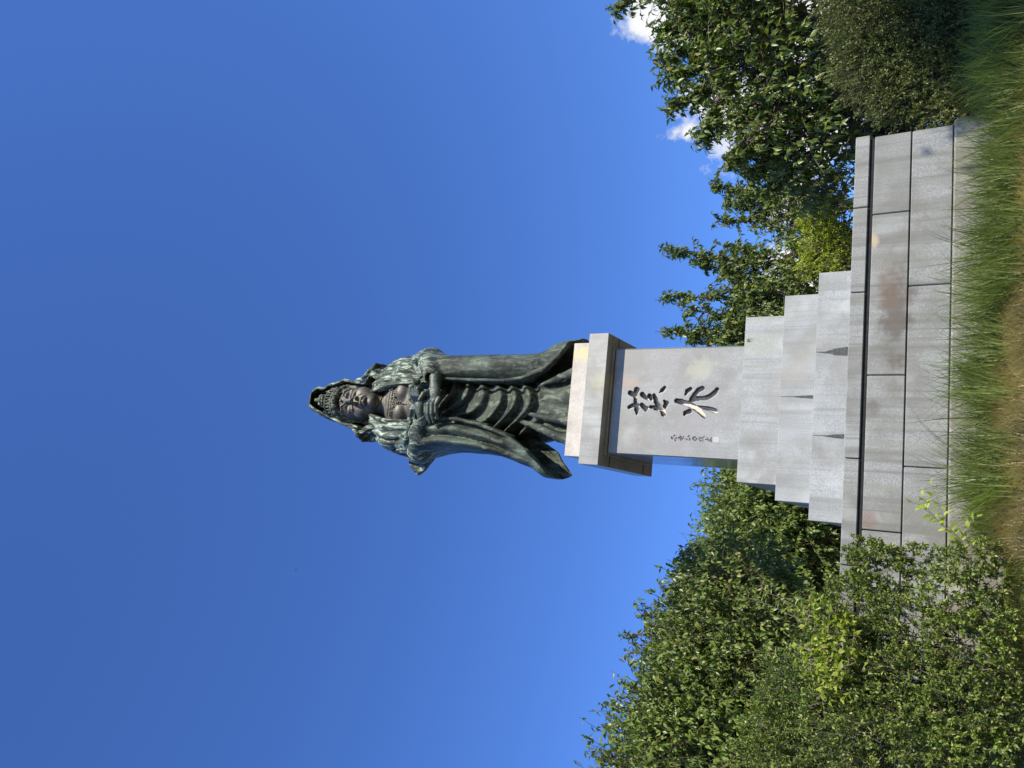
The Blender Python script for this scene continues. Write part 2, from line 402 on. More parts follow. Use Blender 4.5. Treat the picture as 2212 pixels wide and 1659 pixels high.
def carved_slab():
    h = 0.005
    xs = np.arange(-HD + 0.012, HD - 0.012 + 1e-6, h); zs = np.arange(DZ0 + 0.012, DZ1 - 0.012 + 1e-6, h)
    X, Z = np.meshgrid(xs, zs, indexing='ij')
    d = np.full(X.shape, 9.0)
    k = 420 / 4032 / 1.0 / 1700.3 * 2212 / 2212
    for pts, rad in STROKES:
        P = zp(pts)
        for (a, b, ra, rb) in zip(P[:-1], P[1:], rad[:-1], rad[1:]):
            sc = px_size((a + b) / 2, 420 / 4032)        # metres per enlarged pixel
            ra_, rb_ = ra * sc * .98, rb * sc * .98
            ax, az, bx, bz = a[0], a[2], b[0], b[2]
            L2 = (bx - ax) ** 2 + (bz - az) ** 2
            t = np.clip(((X - ax) * (bx - ax) + (Z - az) * (bz - az)) / L2, 0, 1)
            dd = np.hypot(X - ax - t * (bx - ax), Z - az - t * (bz - az)) - (ra_ + (rb_ - ra_) * t)
            d = np.minimum(d, dd)
    wob = 0.0025 * np.sin(61 * X + 17 * Z) * np.sin(53 * Z - 23 * X)
    d = d + wob
    depth = 0.085 * np.clip(-(d - 0.001) / 0.006, 0, 1) + 0.012 * np.clip(-d / 0.030, 0, 1)
    V = np.stack([X, -HD + depth, Z], -1).reshape(-1, 3)
    n, m = X.shape; i = np.arange(n * m).reshape(n, m)
    q = np.stack([i[:-1, :-1], i[1:, :-1], i[1:, 1:], i[:-1, 1:]], -1).reshape(-1, 4)
    dc = (depth[:-1, :-1] + depth[1:, :-1] + depth[1:, 1:] + depth[:-1, 1:]).ravel() / 4
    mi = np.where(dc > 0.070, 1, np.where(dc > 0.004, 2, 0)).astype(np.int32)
    # rounded rim and sides of the slab
    rim = np.concatenate([i[:, 0], i[-1, 1:], i[::-1, -1][1:], i[0, ::-1][1:-1]])
    R0 = V[rim]; off = np.array([0, 0, 0.0])
    def grow(g, y):
        W_ = R0.copy(); W_[:, 0] += np.sign(W_[:, 0]) * g * (np.abs(np.abs(W_[:, 0]) - (HD - 0.012)) < h)
        W_[:, 2] += np.where(W_[:, 2] < DZ0 + 0.02, -g, np.where(W_[:, 2] > DZ1 - 0.02, g, 0)) ; W_[:, 1] = y; return W_
    rings = [grow(0.0085, -HD + 0.0035), grow(0.012, -HD + 0.012), grow(0.012, -HD + 0.024), grow(-0.02, -HD + 0.027), grow(-0.02, -HD + 0.2)]
    VV = [V]; base = len(V); prev = rim; faces = []
    for rg in rings:
        cur = np.arange(base, base + len(rg)); base += len(rg); VV.append(rg)
        faces.append(np.stack([prev, np.roll(prev, -1), np.roll(cur, -1), cur], -1)); prev = cur
    F_ = np.concatenate([q] + faces)
    mi = np.concatenate([mi, np.zeros(len(F_) - len(q), np.int32)])
    me = np_mesh('inscribed_slab', np.concatenate(VV), [F_])
    me.materials.append(g_dado)
    me.materials.append(plain('white_painted_carving', (0.62, 0.575, 0.50), 0.8, 0.08, 20))
    me.materials.append(plain('shade_dark_carved_wall', (0.11, 0.10, 0.085), 0.9, 0.3, 30))  # letter walls coloured dark to deepen the shade inside the cuts
    me.polygons.foreach_set('material_index', mi); me.update()
    o = link('inscribed_slab', me, None, pedestal)
    return o
slab = carved_slab()

# small ink-black signature and seal, flat marks on the slab
m_ink = plain('black_carved_ink', (0.012, 0.012, 0.012), 0.7, 0.3)
m_seal = plain('pale_seal', (0.44, 0.43, 0.40), 0.8, 0.12, 60)
m_seal_line = plain('seal_cut', (0.42, 0.38, 0.35), 0.8, 0.2, 60)
SIG = [  # enlarged view of the signature column, (points, radius)
    [([(215, 285), (235, 320), (245, 350)], 17), ([(310, 240), (345, 215)], 16), ([(385, 340), (398, 295)], 14), ([(345, 410), (372, 392)], 15),
     ([(250, 290), (310, 295)], 6), ([(310, 345), (330, 365), (340, 345)], 6)],
    [([(470, 320), (488, 305)], 17), ([(522, 310), (540, 245)], 14), ([(535, 365), (550, 400)], 12), ([(565, 325), (590, 310)], 14),
     ([(645, 285), (675, 258)], 8), ([(625, 328), (685, 325)], 7), ([(595, 350), (612, 375)], 12), ([(590, 265), (600, 275)], 9)],
    [([(755, 355), (780, 365)], 15), ([(825, 268), (862, 240)], 15), ([(862, 335), (895, 345), (880, 392)], 13), ([(800, 390), (835, 395)], 7)],
    [([(1080, 272), (1030, 280), (992, 310), (990, 350), (1015, 390)], 12), ([(1130, 320), (1145, 345), (1130, 375)], 12), ([(1055, 412), (1105, 408)], 10),
     ([(1025, 325), (1035, 320)], 9), ([(1085, 320), (1095, 315)], 10), ([(1060, 370), (1075, 375)], 10)],
    [([(1205, 322), (1230, 315)], 9), ([(1245, 280), (1270, 340)], 9), ([(1300, 305), (1320, 310)], 9), ([(1325, 340), (1370, 290), (1412, 262)], 9),
     ([(1205, 375), (1235, 368)], 8), ([(1250, 430), (1265, 395), (1285, 420)], 9), ([(1320, 400), (1380, 390)], 9), ([(1350, 455), (1365, 465)], 7)],
    [([(1460, 370), (1500, 372)], 12), ([(1500, 372), (1640, 378)], 6), ([(1665, 300), (1648, 385)], 11), ([(1665, 420), (1680, 450)], 13),
     ([(1545, 410), (1585, 440), (1640, 400)], 9), ([(1505, 300), (1515, 290)], 9), ([(1530, 360), (1555, 330)], 8)],
]
def ribbon(pts, r, Y, seg=6):
    """flat rounded stroke 2 mm thick lying on the face y = Y"""
    P = [at((2620 + a * 240 / 2212) * 2212 / 4032, (1690 + b * 240 / 2212) * 2212 / 4032, Y) for a, b in pts]
    sc = px_size(P[0], 240 / 4032) * r * 1.5
    V = []; Fc = []
    for a, b in zip(P[:-1], P[1:]):
        d = np.array([b[0] - a[0], b[2] - a[2]]); d = d / (np.linalg.norm(d) + 1e-9); n = np.array([-d[1], d[0]])
        ang0 = math.atan2(n[1], n[0]); s = len(V); ring = []
        for j in range(seg + 1): t = ang0 + math.pi * j / seg; ring.append((a[0] + sc * math.cos(t), a[2] + sc * math.sin(t)))
        for j in range(seg + 1): t = ang0 + math.pi + math.pi * j / seg; ring.append((b[0] + sc * math.cos(t), b[2] + sc * math.sin(t)))
        y = Y - 0.0015 - random.random() * 0.001
        V += [(u, y, w) for u, w in ring]; Fc.append(list(range(s, s + len(ring))))
    return V, Fc
for ch in SIG:
    V = []; Fc = []
    for pts, r in ch:
        v, f = ribbon(pts, r, -HD); k = len(V); V += v; Fc += [[i + k for i in g] for g in f]
    me = bpy.data.meshes.new('signature_character'); me.from_pydata(V, [], Fc); me.update()
    o = link('signature_character', me, m_ink, slab)
a = at((2620 + 1750 * 240 / 2212) * 2212 / 4032, (1690 + 280 * 240 / 2212) * 2212 / 4032, -HD)
b = at((2620 + 1940 * 240 / 2212) * 2212 / 4032, (1690 + 480 * 240 / 2212) * 2212 / 4032, -HD)
sx0, sx1, sz0, sz1 = min(a[0], b[0]), max(a[0], b[0]), min(a[2], b[2]), max(a[2], b[2])
seal = stone('seal_mark', sx0, sx1, -HD - 0.0022, -HD + 0.002, sz0, sz1, mat=m_seal, bev=0, parent=slab)

# ------------------------------------------------------------------ statue (distance-field sculpture)
class Vol:
    def __init__(s, lo, hi, h):
        s.lo = np.array(lo, float); s.h = h
        n = np.ceil((np.array(hi) - s.lo) / h).astype(int) + 1
        s.ax = [s.lo[i] + h * np.arange(n[i]) for i in range(3)]
        s.f = np.full(n, 1.0, np.float32)
    def sl(s, box):
        out = []
        for i in range(3):
            a = int(np.clip(np.searchsorted(s.ax[i], box[0][i]), 0, len(s.ax[i]) - 1))
            b = int(np.clip(np.searchsorted(s.ax[i], box[1][i]) + 1, a + 1, len(s.ax[i])))
            out.append(slice(a, b))
        return tuple(out)
    def grid(s, sl):
        return (s.ax[0][sl[0]][:, None, None].astype(np.float32), s.ax[1][sl[1]][None, :, None].astype(np.float32), s.ax[2][sl[2]][None, None, :].astype(np.float32))
    def op(s, fn, box, k=0.0, mode='add'):
        m = k + 3 * s.h
        sl = s.sl((np.array(box[0]) - m, np.array(box[1]) + m))
        g = s.grid(sl); d = np.broadcast_to(fn(*g), s.f[sl].shape).astype(np.float32); f = s.f[sl]
        if mode == 'cut':                      # smooth max(f, -d)
            d = -d
            if k > 0:
                hh = np.clip(0.5 - 0.5 * (d - f) / k, 0, 1); s.f[sl] = d * (1 - hh) + f * hh + k * hh * (1 - hh)
            else: s.f[sl] = np.maximum(f, d)
        else:
            if k > 0:
                hh = np.clip(0.5 + 0.5 * (f - d) / k, 0, 1); s.f[sl] = f * (1 - hh) + d * hh - k * hh * (1 - hh)
            else: s.f[sl] = np.minimum(f, d)
    def ell(s, c, r, k=0.03, mode='add', rot=None):
        c = np.array(c); r = np.array(r, float); mr = max(r)
        def fn(x, y, z):
            X, Y, Z = x - c[0], y - c[1], z - c[2]
            if rot is not None:
                X, Y, Z = (rot[0][0] * X + rot[0][1] * Y + rot[0][2] * Z, rot[1][0] * X + rot[1][1] * Y + rot[1][2] * Z, rot[2][0] * X + rot[2][1] * Y + rot[2][2] * Z)
            q = np.sqrt((X / r[0]) ** 2 + (Y / r[1]) ** 2 + (Z / r[2]) ** 2)
            return (q - 1) * min(r)
        s.op(fn, (c - mr, c + mr), k, mode)
    def cap(s, a, b, ra, rb, k=0.03, mode='add', squash=None):
        a = np.array(a, float); b = np.array(b, float); v = b - a; L2 = float(v @ v)
        def fn(x, y, z):
            t = np.clip(((x - a[0]) * v[0] + (y - a[1]) * v[1] + (z - a[2]) * v[2]) / L2, 0, 1)
            return np.sqrt((x - a[0] - t * v[0]) ** 2 + (y - a[1] - t * v[1]) ** 2 + (z - a[2] - t * v[2]) ** 2) - (ra + (rb - ra) * t)
        m = max(ra, rb)
        s.op(fn, (np.minimum(a, b) - m, np.maximum(a, b) + m), k, mode)
    def chain(s, pts, rad, k=0.03, mode='add'):
        for a, b, ra, rb in zip(pts[:-1], pts[1:], rad[:-1], rad[1:]): s.cap(a, b, ra, rb, k, mode)
    def mesh(s, name, off):
        f = s.f; neg = f < 0
        n = np.array(f.shape) - 1
        c = np.zeros(n, np.uint8)
        for dx in (0, 1):
            for dy in (0, 1):
                for dz in (0, 1):
                    c += neg[dx:dx + n[0], dy:dy + n[1], dz:dz + n[2]]
        act = (c > 0) & (c < 8); idx = np.argwhere(act)
        vid = np.full(n, -1, np.int32); vid[act] = np.arange(len(idx))
        cn = [(dx, dy, dz) for dx in (0, 1) for dy in (0, 1) for dz in (0, 1)]
        val = np.stack([f[idx[:, 0] + d[0], idx[:, 1] + d[1], idx[:, 2] + d[2]] for d in cn], 1).astype(np.float64)
        acc = np.zeros((len(idx), 3)); cnt = np.zeros(len(idx))
        for i, a in enumerate(cn):
            for j, b in enumerate(cn):
                if j <= i or sum(abs(p - q) for p, q in zip(a, b)) != 1: continue
                va, vb = val[:, i], val[:, j]; m = (va < 0) != (vb < 0)
                t = np.where(m, va / np.where(m, va - vb, 1), 0)
                acc += m[:, None] * (np.array(a) + t[:, None] * (np.array(b) - np.array(a))); cnt += m
        V = s.lo + s.h * (idx + acc / cnt[:, None]) + np.array(off)
        quads = []
        for axn in range(3):
            o1, o2 = [(1, 2), (2, 0), (0, 1)][axn]
            s0 = [slice(1, -1)] * 3; s0[axn] = slice(0, -1)
            s1 = list(s0); s1[axn] = slice(1, None)
            A = neg[tuple(s0)]; B = neg[tuple(s1)]
            e = np.argwhere(A != B)
            if not len(e): continue
            flip = A[tuple(e.T)]
            p = e + 1; p[:, axn] -= 1
            def cell(d1, d2):
                q = p.copy(); q[:, o1] -= d1; q[:, o2] -= d2; return vid[tuple(q.T)]
            qd = np.stack([cell(1, 1), cell(0, 1), cell(0, 0), cell(1, 0)], 1)
            qd[~flip] = qd[~flip][:, ::-1]
            quads.append(qd)
        return np_mesh(name, V, [np.concatenate(quads)])

def loft(zs, xl, xr, yf, yb, n=2.6, z0=None, z1=None, grow=0.0):
    zs = np.array(zs, float)
    z0 = zs[0] if z0 is None else z0; z1 = zs[-1] if z1 is None else z1
    def fn(x, y, z):
        zz = z.ravel(); I = lambda a: np.interp(zz, zs, np.broadcast_to(np.array(a, float), zs.shape))[None, None, :]
        l, r, a, b = I(xl), I(xr), I(yf), I(yb)
        ax = (r - l) / 2 + grow; ay = (b - a) / 2 + grow
        q = (np.abs((x - (l + r) / 2) / ax) ** n + np.abs((y - (a + b) / 2) / ay) ** n) ** (1 / n)
        return np.maximum((q - 1) * np.minimum(ax, ay), np.maximum(z0 - z, z - z1))
    return fn

def sm(a, lo, hi):
    t = np.clip((a - lo) / (hi - lo), 0, 1); return t * t * (3 - 2 * t)

def saw(p):           # soft sawtooth in [0, 1]: slow rise, quick fall
    t = p - np.floor(p)
    return np.where(t < 0.72, sm(t, 0, 0.72), 1 - sm(t, 0.72, 1.0))

OFF = (0, 0, Z8)
statue = empty('bronze_statue', (0, 0, Z8), 'green patinated bronze statue of a hooded robed figure with joined hands standing on the pedestal', 'statue')

def bronze(name, patina=1.0, base=((0.020, 0.026, 0.018), (0.070, 0.082, 0.060)), pat=(0.45, 0.58, 0.49), metal=0.2, rough=0.58, zhi=None, green_below=None, bump=0.75):
    M = Mat(name, rough=rough, metal=metal, spec=0.3)
    a = M.noise(2.3, 6, 0.62); b = M.noise(1.0, 7, 0.68, stretch=(11, 11, 2.6), dist=0.8); f = M.noise(34, 5, 0.75)
    c = M.mix(M.ramp(a, 0.3, 0.7), base[0], base[1])
    c = M.mix(M.math('MULTIPLY', M.ramp(f, 0.4, 0.75), 0.45), c, tuple(v * 0.45 for v in base[0]))
    g = M.mix(M.ramp(f, 0.35, 0.65), (0.036, 0.058, 0.041), (0.105, 0.150, 0.112))
    c = M.mix(M.math('MULTIPLY', M.ramp(a, 0.42, 0.62), 0.75 * min(1.0, patina)), c, g)
    if green_below:
        sz = M.n('ShaderNodeSeparateXYZ'); M.l(M.pos, sz.inputs[0])
        c = M.mix(M.ramp(sz.outputs['Z'], green_below + 0.05, green_below - 0.05), c, M.mix(M.ramp(f, 0.35, 0.65), (0.045, 0.055, 0.045), (0.12, 0.145, 0.12)))
    m = M.ramp(b, 0.49, 0.63)
    if zhi:
        sp = M.n('ShaderNodeSeparateXYZ'); M.l(M.pos, sp.inputs[0])
        m = M.math('MULTIPLY', m, M.math('ADD', M.math('MULTIPLY', M.ramp(sp.outputs['Z'], zhi[0], zhi[1]), 0.90), 0.20))
    m = M.math('MULTIPLY', m, patina, clamp=True)
    c = M.mix(m, c, M.mix(M.noise(9, 3), pat, (0.46, 0.50, 0.34)))
    M.color(c)
    M.set(M.b.inputs['Metallic'], M.math('MULTIPLY', M.math('SUBTRACT', 1.0, m), metal))
    M.set(M.b.inputs['Roughness'], M.math('ADD', M.math('MULTIPLY', m, 0.25), rough))
    M.bump(M.math('ADD', f, M.math('MULTIPLY', M.noise(13, 5, 0.65), 1.4)), bump, 0.016)
    return M.m
b_robe = bronze('patinated_bronze', 0.95, zhi=(Z8 + 2.4, Z8 + 4.0))
b_skirt = bronze('dull_green_bronze', 0.22)
b_hood = bronze('pale_patina_bronze', 0.9)
b_skin = bronze('brown_bronze', 0.12, bump=0.22, green_below=Z8 + 3.44, base=((0.070, 0.062, 0.048), (0.190, 0.168, 0.134)), metal=0.3, rough=0.52)
b_crown = bronze('crown_bronze', 0.6, base=((0.035, 0.042, 0.028), (0.10, 0.11, 0.072)), pat=(0.36, 0.42, 0.32))

HX = -0.04     # the head's axis
def sculpt_skirt():
    v = Vol((-0.85, -0.95, -0.02), (0.85, 0.7, 3.3), 0.014)
    zs = [0, .25, .5, .9, 1.5, 2.2, 3.2]
    base = loft(zs, [-.70, -.66, -.60, -.50, -.46, -.44, -.42], [.60, .53, .44, .40, .40, .40, .40],
                [-.66, -.57, -.49, -.44, -.45, -.46, -.46], [.60, .55, .5, .5, .5, .5, .5], n=2.3)
    def fn(x, y, z):
        d = base(x, y, z)
        xm = 0.05 + 0.20 * sm(z, 1.7, 2.6)
        zr = z - (2.1 * (x - xm) ** 2) * np.where(x < xm, 1.0, 1.5) + 0.03 * np.sin(5 * x + 3 * z)
        fold = saw(-(zr + 0.05 * np.sin(4.6 * zr + 1.0)) / 0.335 + 0.35)
        w = sm(z, 0.55, 0.95) * (1 - sm(z, 2.75, 2.95)) * (1 - sm(y, -0.15, 0.05))
        d = d - 0.105 * (fold * (0.9 + 0.3 * np.sin(2.3 * z + 4 * x)) - 0.35) * w * 1.15
        # long folds fanning out to the hem
        ang = np.arctan2(x - 0.02, (1.5 - z) + 0.0 * y)
        wl = (1 - sm(z, 0.35, 0.95))
        d = d - 0.05 * (np.abs(np.sin(ang * 11 + 0.6)) - 0.5) * wl
        return d
    v.op(fn, ((-0.8, -0.9, -0.02), (0.8, 0.7, 3.3)))
    # trailing folds at the left of the hem
    v.chain([(-.30, -.42, 1.15), (-.42, -.47, .7), (-.55, -.55, .3), (-.62, -.62, .03)], [.04, .06, .075, .085], 0.05)
    v.chain([(-.18, -.45, 1.0), (-.26, -.52, .55), (-.33, -.62, .05)], [.03, .055, .07], 0.05)
    v.chain([(.30, -.42, .8), (.40, -.50, .4), (.50, -.60, .03)], [.03, .06, .085], 0.05)
    link('skirt', v.mesh('skirt', OFF), b_skirt, statue, smooth=True)

def sculpt_robe():
    v = Vol((-1.4, -1.0, 0.05), (1.2, 0.75, 4.85), 0.015)
    # hanging mantle at the back
    v.op(loft([.75, 1.2, 2, 3, 4, 4.6], [-.50, -.60, -.72, -.8, -.85, -.6], [.62, .70, .74, .8, .8, .6], 0.05, [.55, .58, .6, .6, .55, .4], 2.6), ((-1, 0, .7), (1, .7, 4.7)))
    # right hanging sleeve (viewer's right)
    zs = [.12, .45, .6, .75, .9, 1.25, 1.8, 2.6, 2.85, 3.1, 3.35]
    xr = [1.06, 1.03, .985, .89, .84, .82, .82, .83, .87, .93, .97]
    xl = [.42, .36, .34, .33, .32, .31, .31, .34, .36, .39, .45]
    Lr = loft(zs, xl, xr, [-.58, -.58, -.58, -.58, -.6, -.62, -.64, -.64, -.64, -.62, -.56], [.42] * 11, 3.2)
    zcx, zcz = [.30, .37, .50, .63, .76, .90, 1.10], [1.35, 1.07, .71, .54, .42, .33, .26]
    def right(x, y, z):
        d = Lr(x, y, z)
        d = d - 0.014 * np.sin(7 * x + 1.3 * z + 0.5) * sm(-y, 0.1, 0.4) - 0.005 * np.sin(19 * x + 2.1 * z)
        zc = np.interp(x.ravel(), zcx, zcz)[:, None, None]
        xrz = np.interp(z.ravel(), zs, xr)[None, None, :]
        A = np.maximum(np.maximum(z - zc, y - 0.22), x - (xrz - 0.055))
        B = np.maximum(d + 0.075, z - 1.55)
        B = np.maximum(B, y - 0.24)
        return np.maximum(d, -np.minimum(A, B))
    v.op(right, ((.2, -.75, .05), (1.15, .5, 3.4)), 0.0)
    # left hanging sleeve, blown outwards
    zl = [.34, .42, .49, .55, .66, .86, 1.2, 1.57, 1.85, 2.36, 2.65, 3.0, 3.3]
    ol = [-1.12, -1.165, -1.19, -1.195, -1.185, -1.075, -.96, -.875, -.865, -.84, -.86, -.90, -.97]
    orr = [-1.08, -1.03, -.94, -.87, -.72, -.60, -.50, -.43, -.36, -.31, -.30, -.31, -.36]
    Ll = loft(zl, ol, orr, [-.30, -.36, -.42, -.46, -.5, -.55, -.58, -.6, -.62, -.64, -.65, -.64, -.56], [.10, .14, .18, .2, .22, .26, .3, .34, .36, .38, .4, .4, .4], 2.8)
    ez, ex = [.40, .56, .73, .9, 1.1, 1.29, 1.5, 1.77, 2.0], [-1.25, -1.09, -.94, -.79, -.66, -.55, -.47, -.40, -.30]
    def left(x, y, z):
        d = Ll(x, y, z)
        o_ = np.interp(z.ravel(), zl, ol)[None, None, :]; i_ = np.interp(z.ravel(), zl, orr)[None, None, :]
        ph = (x - o_) / (i_ - o_) * 7.2 + 0.5 + 0.35 * np.sin(1.9 * z) + 0.25 * (2 - z)
        d = d - 0.062 * (np.abs(np.sin(ph)) ** 0.8 - 0.5) * sm(-y, 0.0, 0.35) * sm(z, .8, 1.6) - 0.006 * np.sin(15 * x + 9 * z)
        e = np.interp(z.ravel(), ez, ex)[None, None, :]
        A = np.maximum(np.maximum(e - x, y - 0.06), z - 1.75)
        B = np.maximum(np.maximum(d + 0.075, z - 1.5), y - 0.08)
        return np.maximum(d, -np.minimum(A, B))
    v.op(left, ((-1.3, -.75, .3), (-.2, .5, 3.35)), 0.0)
    # thickened lip along the blown sleeve's edge
    v.chain([(-.34, -.66, 2.9), (-.335, -.655, 2.26), (-.415, -.63, 1.77), (-.565, -.58, 1.29), (-.80, -.50, .9), (-1.07, -.36, .60)], [.03, .035, .036, .036, .034, .025], 0.03)
    v.chain([(.385, -.62, 2.95), (.345, -.63, 2.08), (.335, -.61, 1.4), (.385, -.585, 1.07), (.51, -.57, .71), (.76, -.56, .43)], [.025, .03, .032, .03, .03, .025], 0.03)
    # torso with shoulders
    zt = [2.85, 3.1, 3.4, 3.7, 4.0, 4.25, 4.5, 4.62, 4.75]
    Lt = loft(zt, [-.78, -.90, -1.0, -1.0, -.97, -.90, -.76, -.62, -.38], [.78, .86, .95, .95, .91, .85, .72, .6, .35],
              [-.48, -.5, -.52, -.52, -.5, -.46, -.40, -.35, -.25], [.48, .5, .52, .52, .52, .5, .44, .38, .3], 2.5)
    oz, oxl, oxr = [2.95, 3.15, 3.4, 3.8, 4.06, 4.3, 4.5], [-.24, -.31, -.35, -.36, -.35, -.30, -.25], [.20, .28, .31, .29, .26, .215, .17]
    def torso(x, y, z):
        d = Lt(x, y, z)
        el = np.interp(z.ravel(), oz, oxl)[None, None, :]; er = np.interp(z.ravel(), oz, oxr)[None, None, :]
        u = np.where(x < 0, el - x, x - er)
        fr = sm(-y, 0.05, 0.3)
        fold = np.abs(np.cos(u * 21 + 0.5 * np.sin(z * 4))) - 0.5
        d = d - 0.034 * fold * fr * sm(u, -0.02, 0.03) * (1 - sm(u, 0.45, 0.6)) * sm(z, 3.25, 3.5)
        # folds gathered at the crook of each arm
        aL = np.arctan2(z - 3.28, -(x + .28)); aR = np.arctan2(z - 3.2, x - .30)
        d = d - 0.034 * (np.abs(np.sin(aL * 7.5)) - 0.5) * fr * sm(-x, .45, .65) - 0.034 * (np.abs(np.sin(aR * 7.0 + 0.4)) - 0.5) * fr * sm(x, .45, .62)
        op_ = np.maximum(np.maximum(el - x, x - er), np.maximum(y + 0.12, 3.0 - z))
        return np.maximum(d, -op_)
    v.op(torso, ((-1.1, -.65, 2.8), (1.1, .6, 4.8)), 0.06)
    # sleeves over the bent forearms
    v.chain([(.86, -.05, 3.55), (.80, -.22, 3.32), (.56, -.56, 3.02), (.38, -.70, 2.86)], [.20, .21, .18, .15], 0.07)
    v.chain([(-.90, -.05, 3.55), (-.86, -.2, 3.34), (-.58, -.55, 3.10), (-.32, -.70, 2.98)], [.20, .22, .18, .145], 0.07)
    # bunched elbow folds
    v.chain([(.93, .0, 3.60), (.90, -.25, 3.36), (.60, -.62, 3.14)], [.06, .07, .04], 0.03)
    v.chain([(-.98, -.05, 3.55), (-.84, -.40, 3.38), (-.50, -.67, 3.20)], [.05, .065, .04], 0.03)
    v.chain([(-.97, -.1, 3.72), (-.76, -.45, 3.52), (-.42, -.62, 3.30)], [.045, .055, .035], 0.03)
    v.chain([(.90, -.1, 3.80), (.70, -.45, 3.55), (.40, -.62, 3.20)], [.045, .05, .035], 0.03)
    # cuff openings
    v.cap((.50, -.68, 2.92), (.24, -.82, 2.79), .085, .115, 0.02, 'cut')
    v.cap((-.44, -.68, 3.02), (-.18, -.82, 2.95), .085, .11, 0.02, 'cut')
    # sash knot of the left cuff
    v.chain([(-.36, -.60, 3.34), (-.20, -.72, 3.22), (-.06, -.80, 3.08)], [.055, .045, .03], 0.02)
    v.chain([(-.34, -.60, 3.24), (-.16, -.74, 3.12), (-.04, -.80, 2.98)], [.05, .04, .028], 0.02)
    v.chain([(.34, -.58, 3.30), (.28, -.70, 3.16)], [.05, .04], 0.02)
    # stiff flap of cloak sticking out behind the left arm
    fl = np.array([(-.80, 3.98), (-1.13, 3.90), (-1.29, 3.73), (-1.20, 3.58), (-.95, 3.36)])
    def flap(x, y, z):
        d = np.full((x.shape[0], 1, z.shape[2]), -9.0)
        cx, cz = fl.mean(0)
        for i in range(len(fl)):
            a = fl[i]; b = fl[(i + 1) % len(fl)]; e = b - a; nrm = np.array([e[1], -e[0]]) / np.hypot(*e)
            if nrm @ (np.array([cx, cz]) - a) > 0: nrm = -nrm
            d = np.maximum(d, (x - a[0]) * nrm[0] + (z - a[1]) * nrm[1])
        bend = 0.22 + 0.5 * (x + 1.0) ** 2
        return np.maximum(d - 0.015, np.abs(y - bend) - 0.045)
    v.op(flap, ((-1.35, 0, 3.3), (-.75, .5, 4.05)), 0.03)
    v.chain([(.80, .12, 3.98), (.93, .08, 3.86), (.955, .02, 3.66)], [.03, .045, .03], 0.01)
    link('robe', v.mesh('robe', OFF), b_robe, statue, smooth=True)

def sculpt_hood():
    v = Vol((-0.95, -0.85, 4.3), (0.95, 0.7, 6.65), 0.012)
    z = [4.36, 4.50, 4.60, 4.68, 4.74, 4.80, 4.88, 5.04, 5.23, 5.37, 5.56, 5.83, 6.02, 6.16, 6.32, 6.45, 6.54]
    xr = [.60, .66, .71, .70, .58, .44, .395, .39, .405, .425, .44, .375, .34, .25, .27, .20, .06]
    xl = [-.64, -.70, -.735, -.75, -.74, -.68, -.58, -.505, -.49, -.475, -.435, -.375, -.325, -.285, -.23, -.17, -.10]
    yb = [.56, .56, .54, .52, .50, .48, .47, .47, .48, .49, .48, .43, .36, .28, .18, .08, .0]
    zs = z; yf = [-.46, -.5, -.52, -.54, -.58, -.62, -.66, -.7, -.72, -.74, -.76, -.78, -.80, -.80, -.78, -.74, -.66]
    yb = [max(v_, .12) for v_ in yb]
    rz, ry = [4.3, 4.55, 4.75, 5.0, 5.3, 5.6, 5.9, 6.15, 6.35, 6.55], [-.30, -.36, -.37, -.33, -.30, -.33, -.38, -.42, -.40, -.36]
    def fn(x, y, z):
        zz = z + 0.98 * np.maximum(-0.1 - y, 0) * sm(z, 5.1, 5.7)        # the top slopes down towards the brow
        I = lambda q_: np.interp(zz.ravel(), zs, q_).reshape(zz.shape)
        l, r_, f_, b_ = I(xl), I(xr), I(yf), I(yb)
        ax, ay = (r_ - l) / 2, (b_ - f_) / 2
        q = (np.abs((x - (l + r_) / 2) / ax) ** 2.5 + np.abs((y - (f_ + b_) / 2) / ay) ** 2.5) ** 0.4
        d = np.maximum((q - 1) * np.minimum(ax, ay), zz - 6.53)
        d = d - 0.012 * np.sin(13 * z + 4 * y) * sm(y, -.3, .1) - 0.010 * np.sin(19 * y + 5 * z)
        r = np.interp(z.ravel(), rz, ry)[None, None, :] + 0.02 * np.sin(8 * z)
        shell = np.maximum(np.maximum(d, -(d + 0.052)), 4.37 - z)
        return np.maximum(shell, r - y)
    v.op(fn, ((-.9, -.85, 4.33), (.9, .7, 6.6)), 0.0)
    # rolled lips resting on the shoulders
    v.chain([(.41, -.36, 5.0), (.42, -.38, 4.84), (.56, -.36, 4.73), (.70, -.26, 4.66), (.72, -.08, 4.60)], [.03, .035, .04, .045, .04], 0.03)
    v.chain([(-.51, -.36, 5.05), (-.56, -.38, 4.88), (-.66, -.38, 4.78), (-.73, -.28, 4.72), (-.72, -.1, 4.62)], [.03, .035, .045, .05, .04], 0.03)
    link('hood', v.mesh('hood', OFF), b_hood, statue, smooth=True)

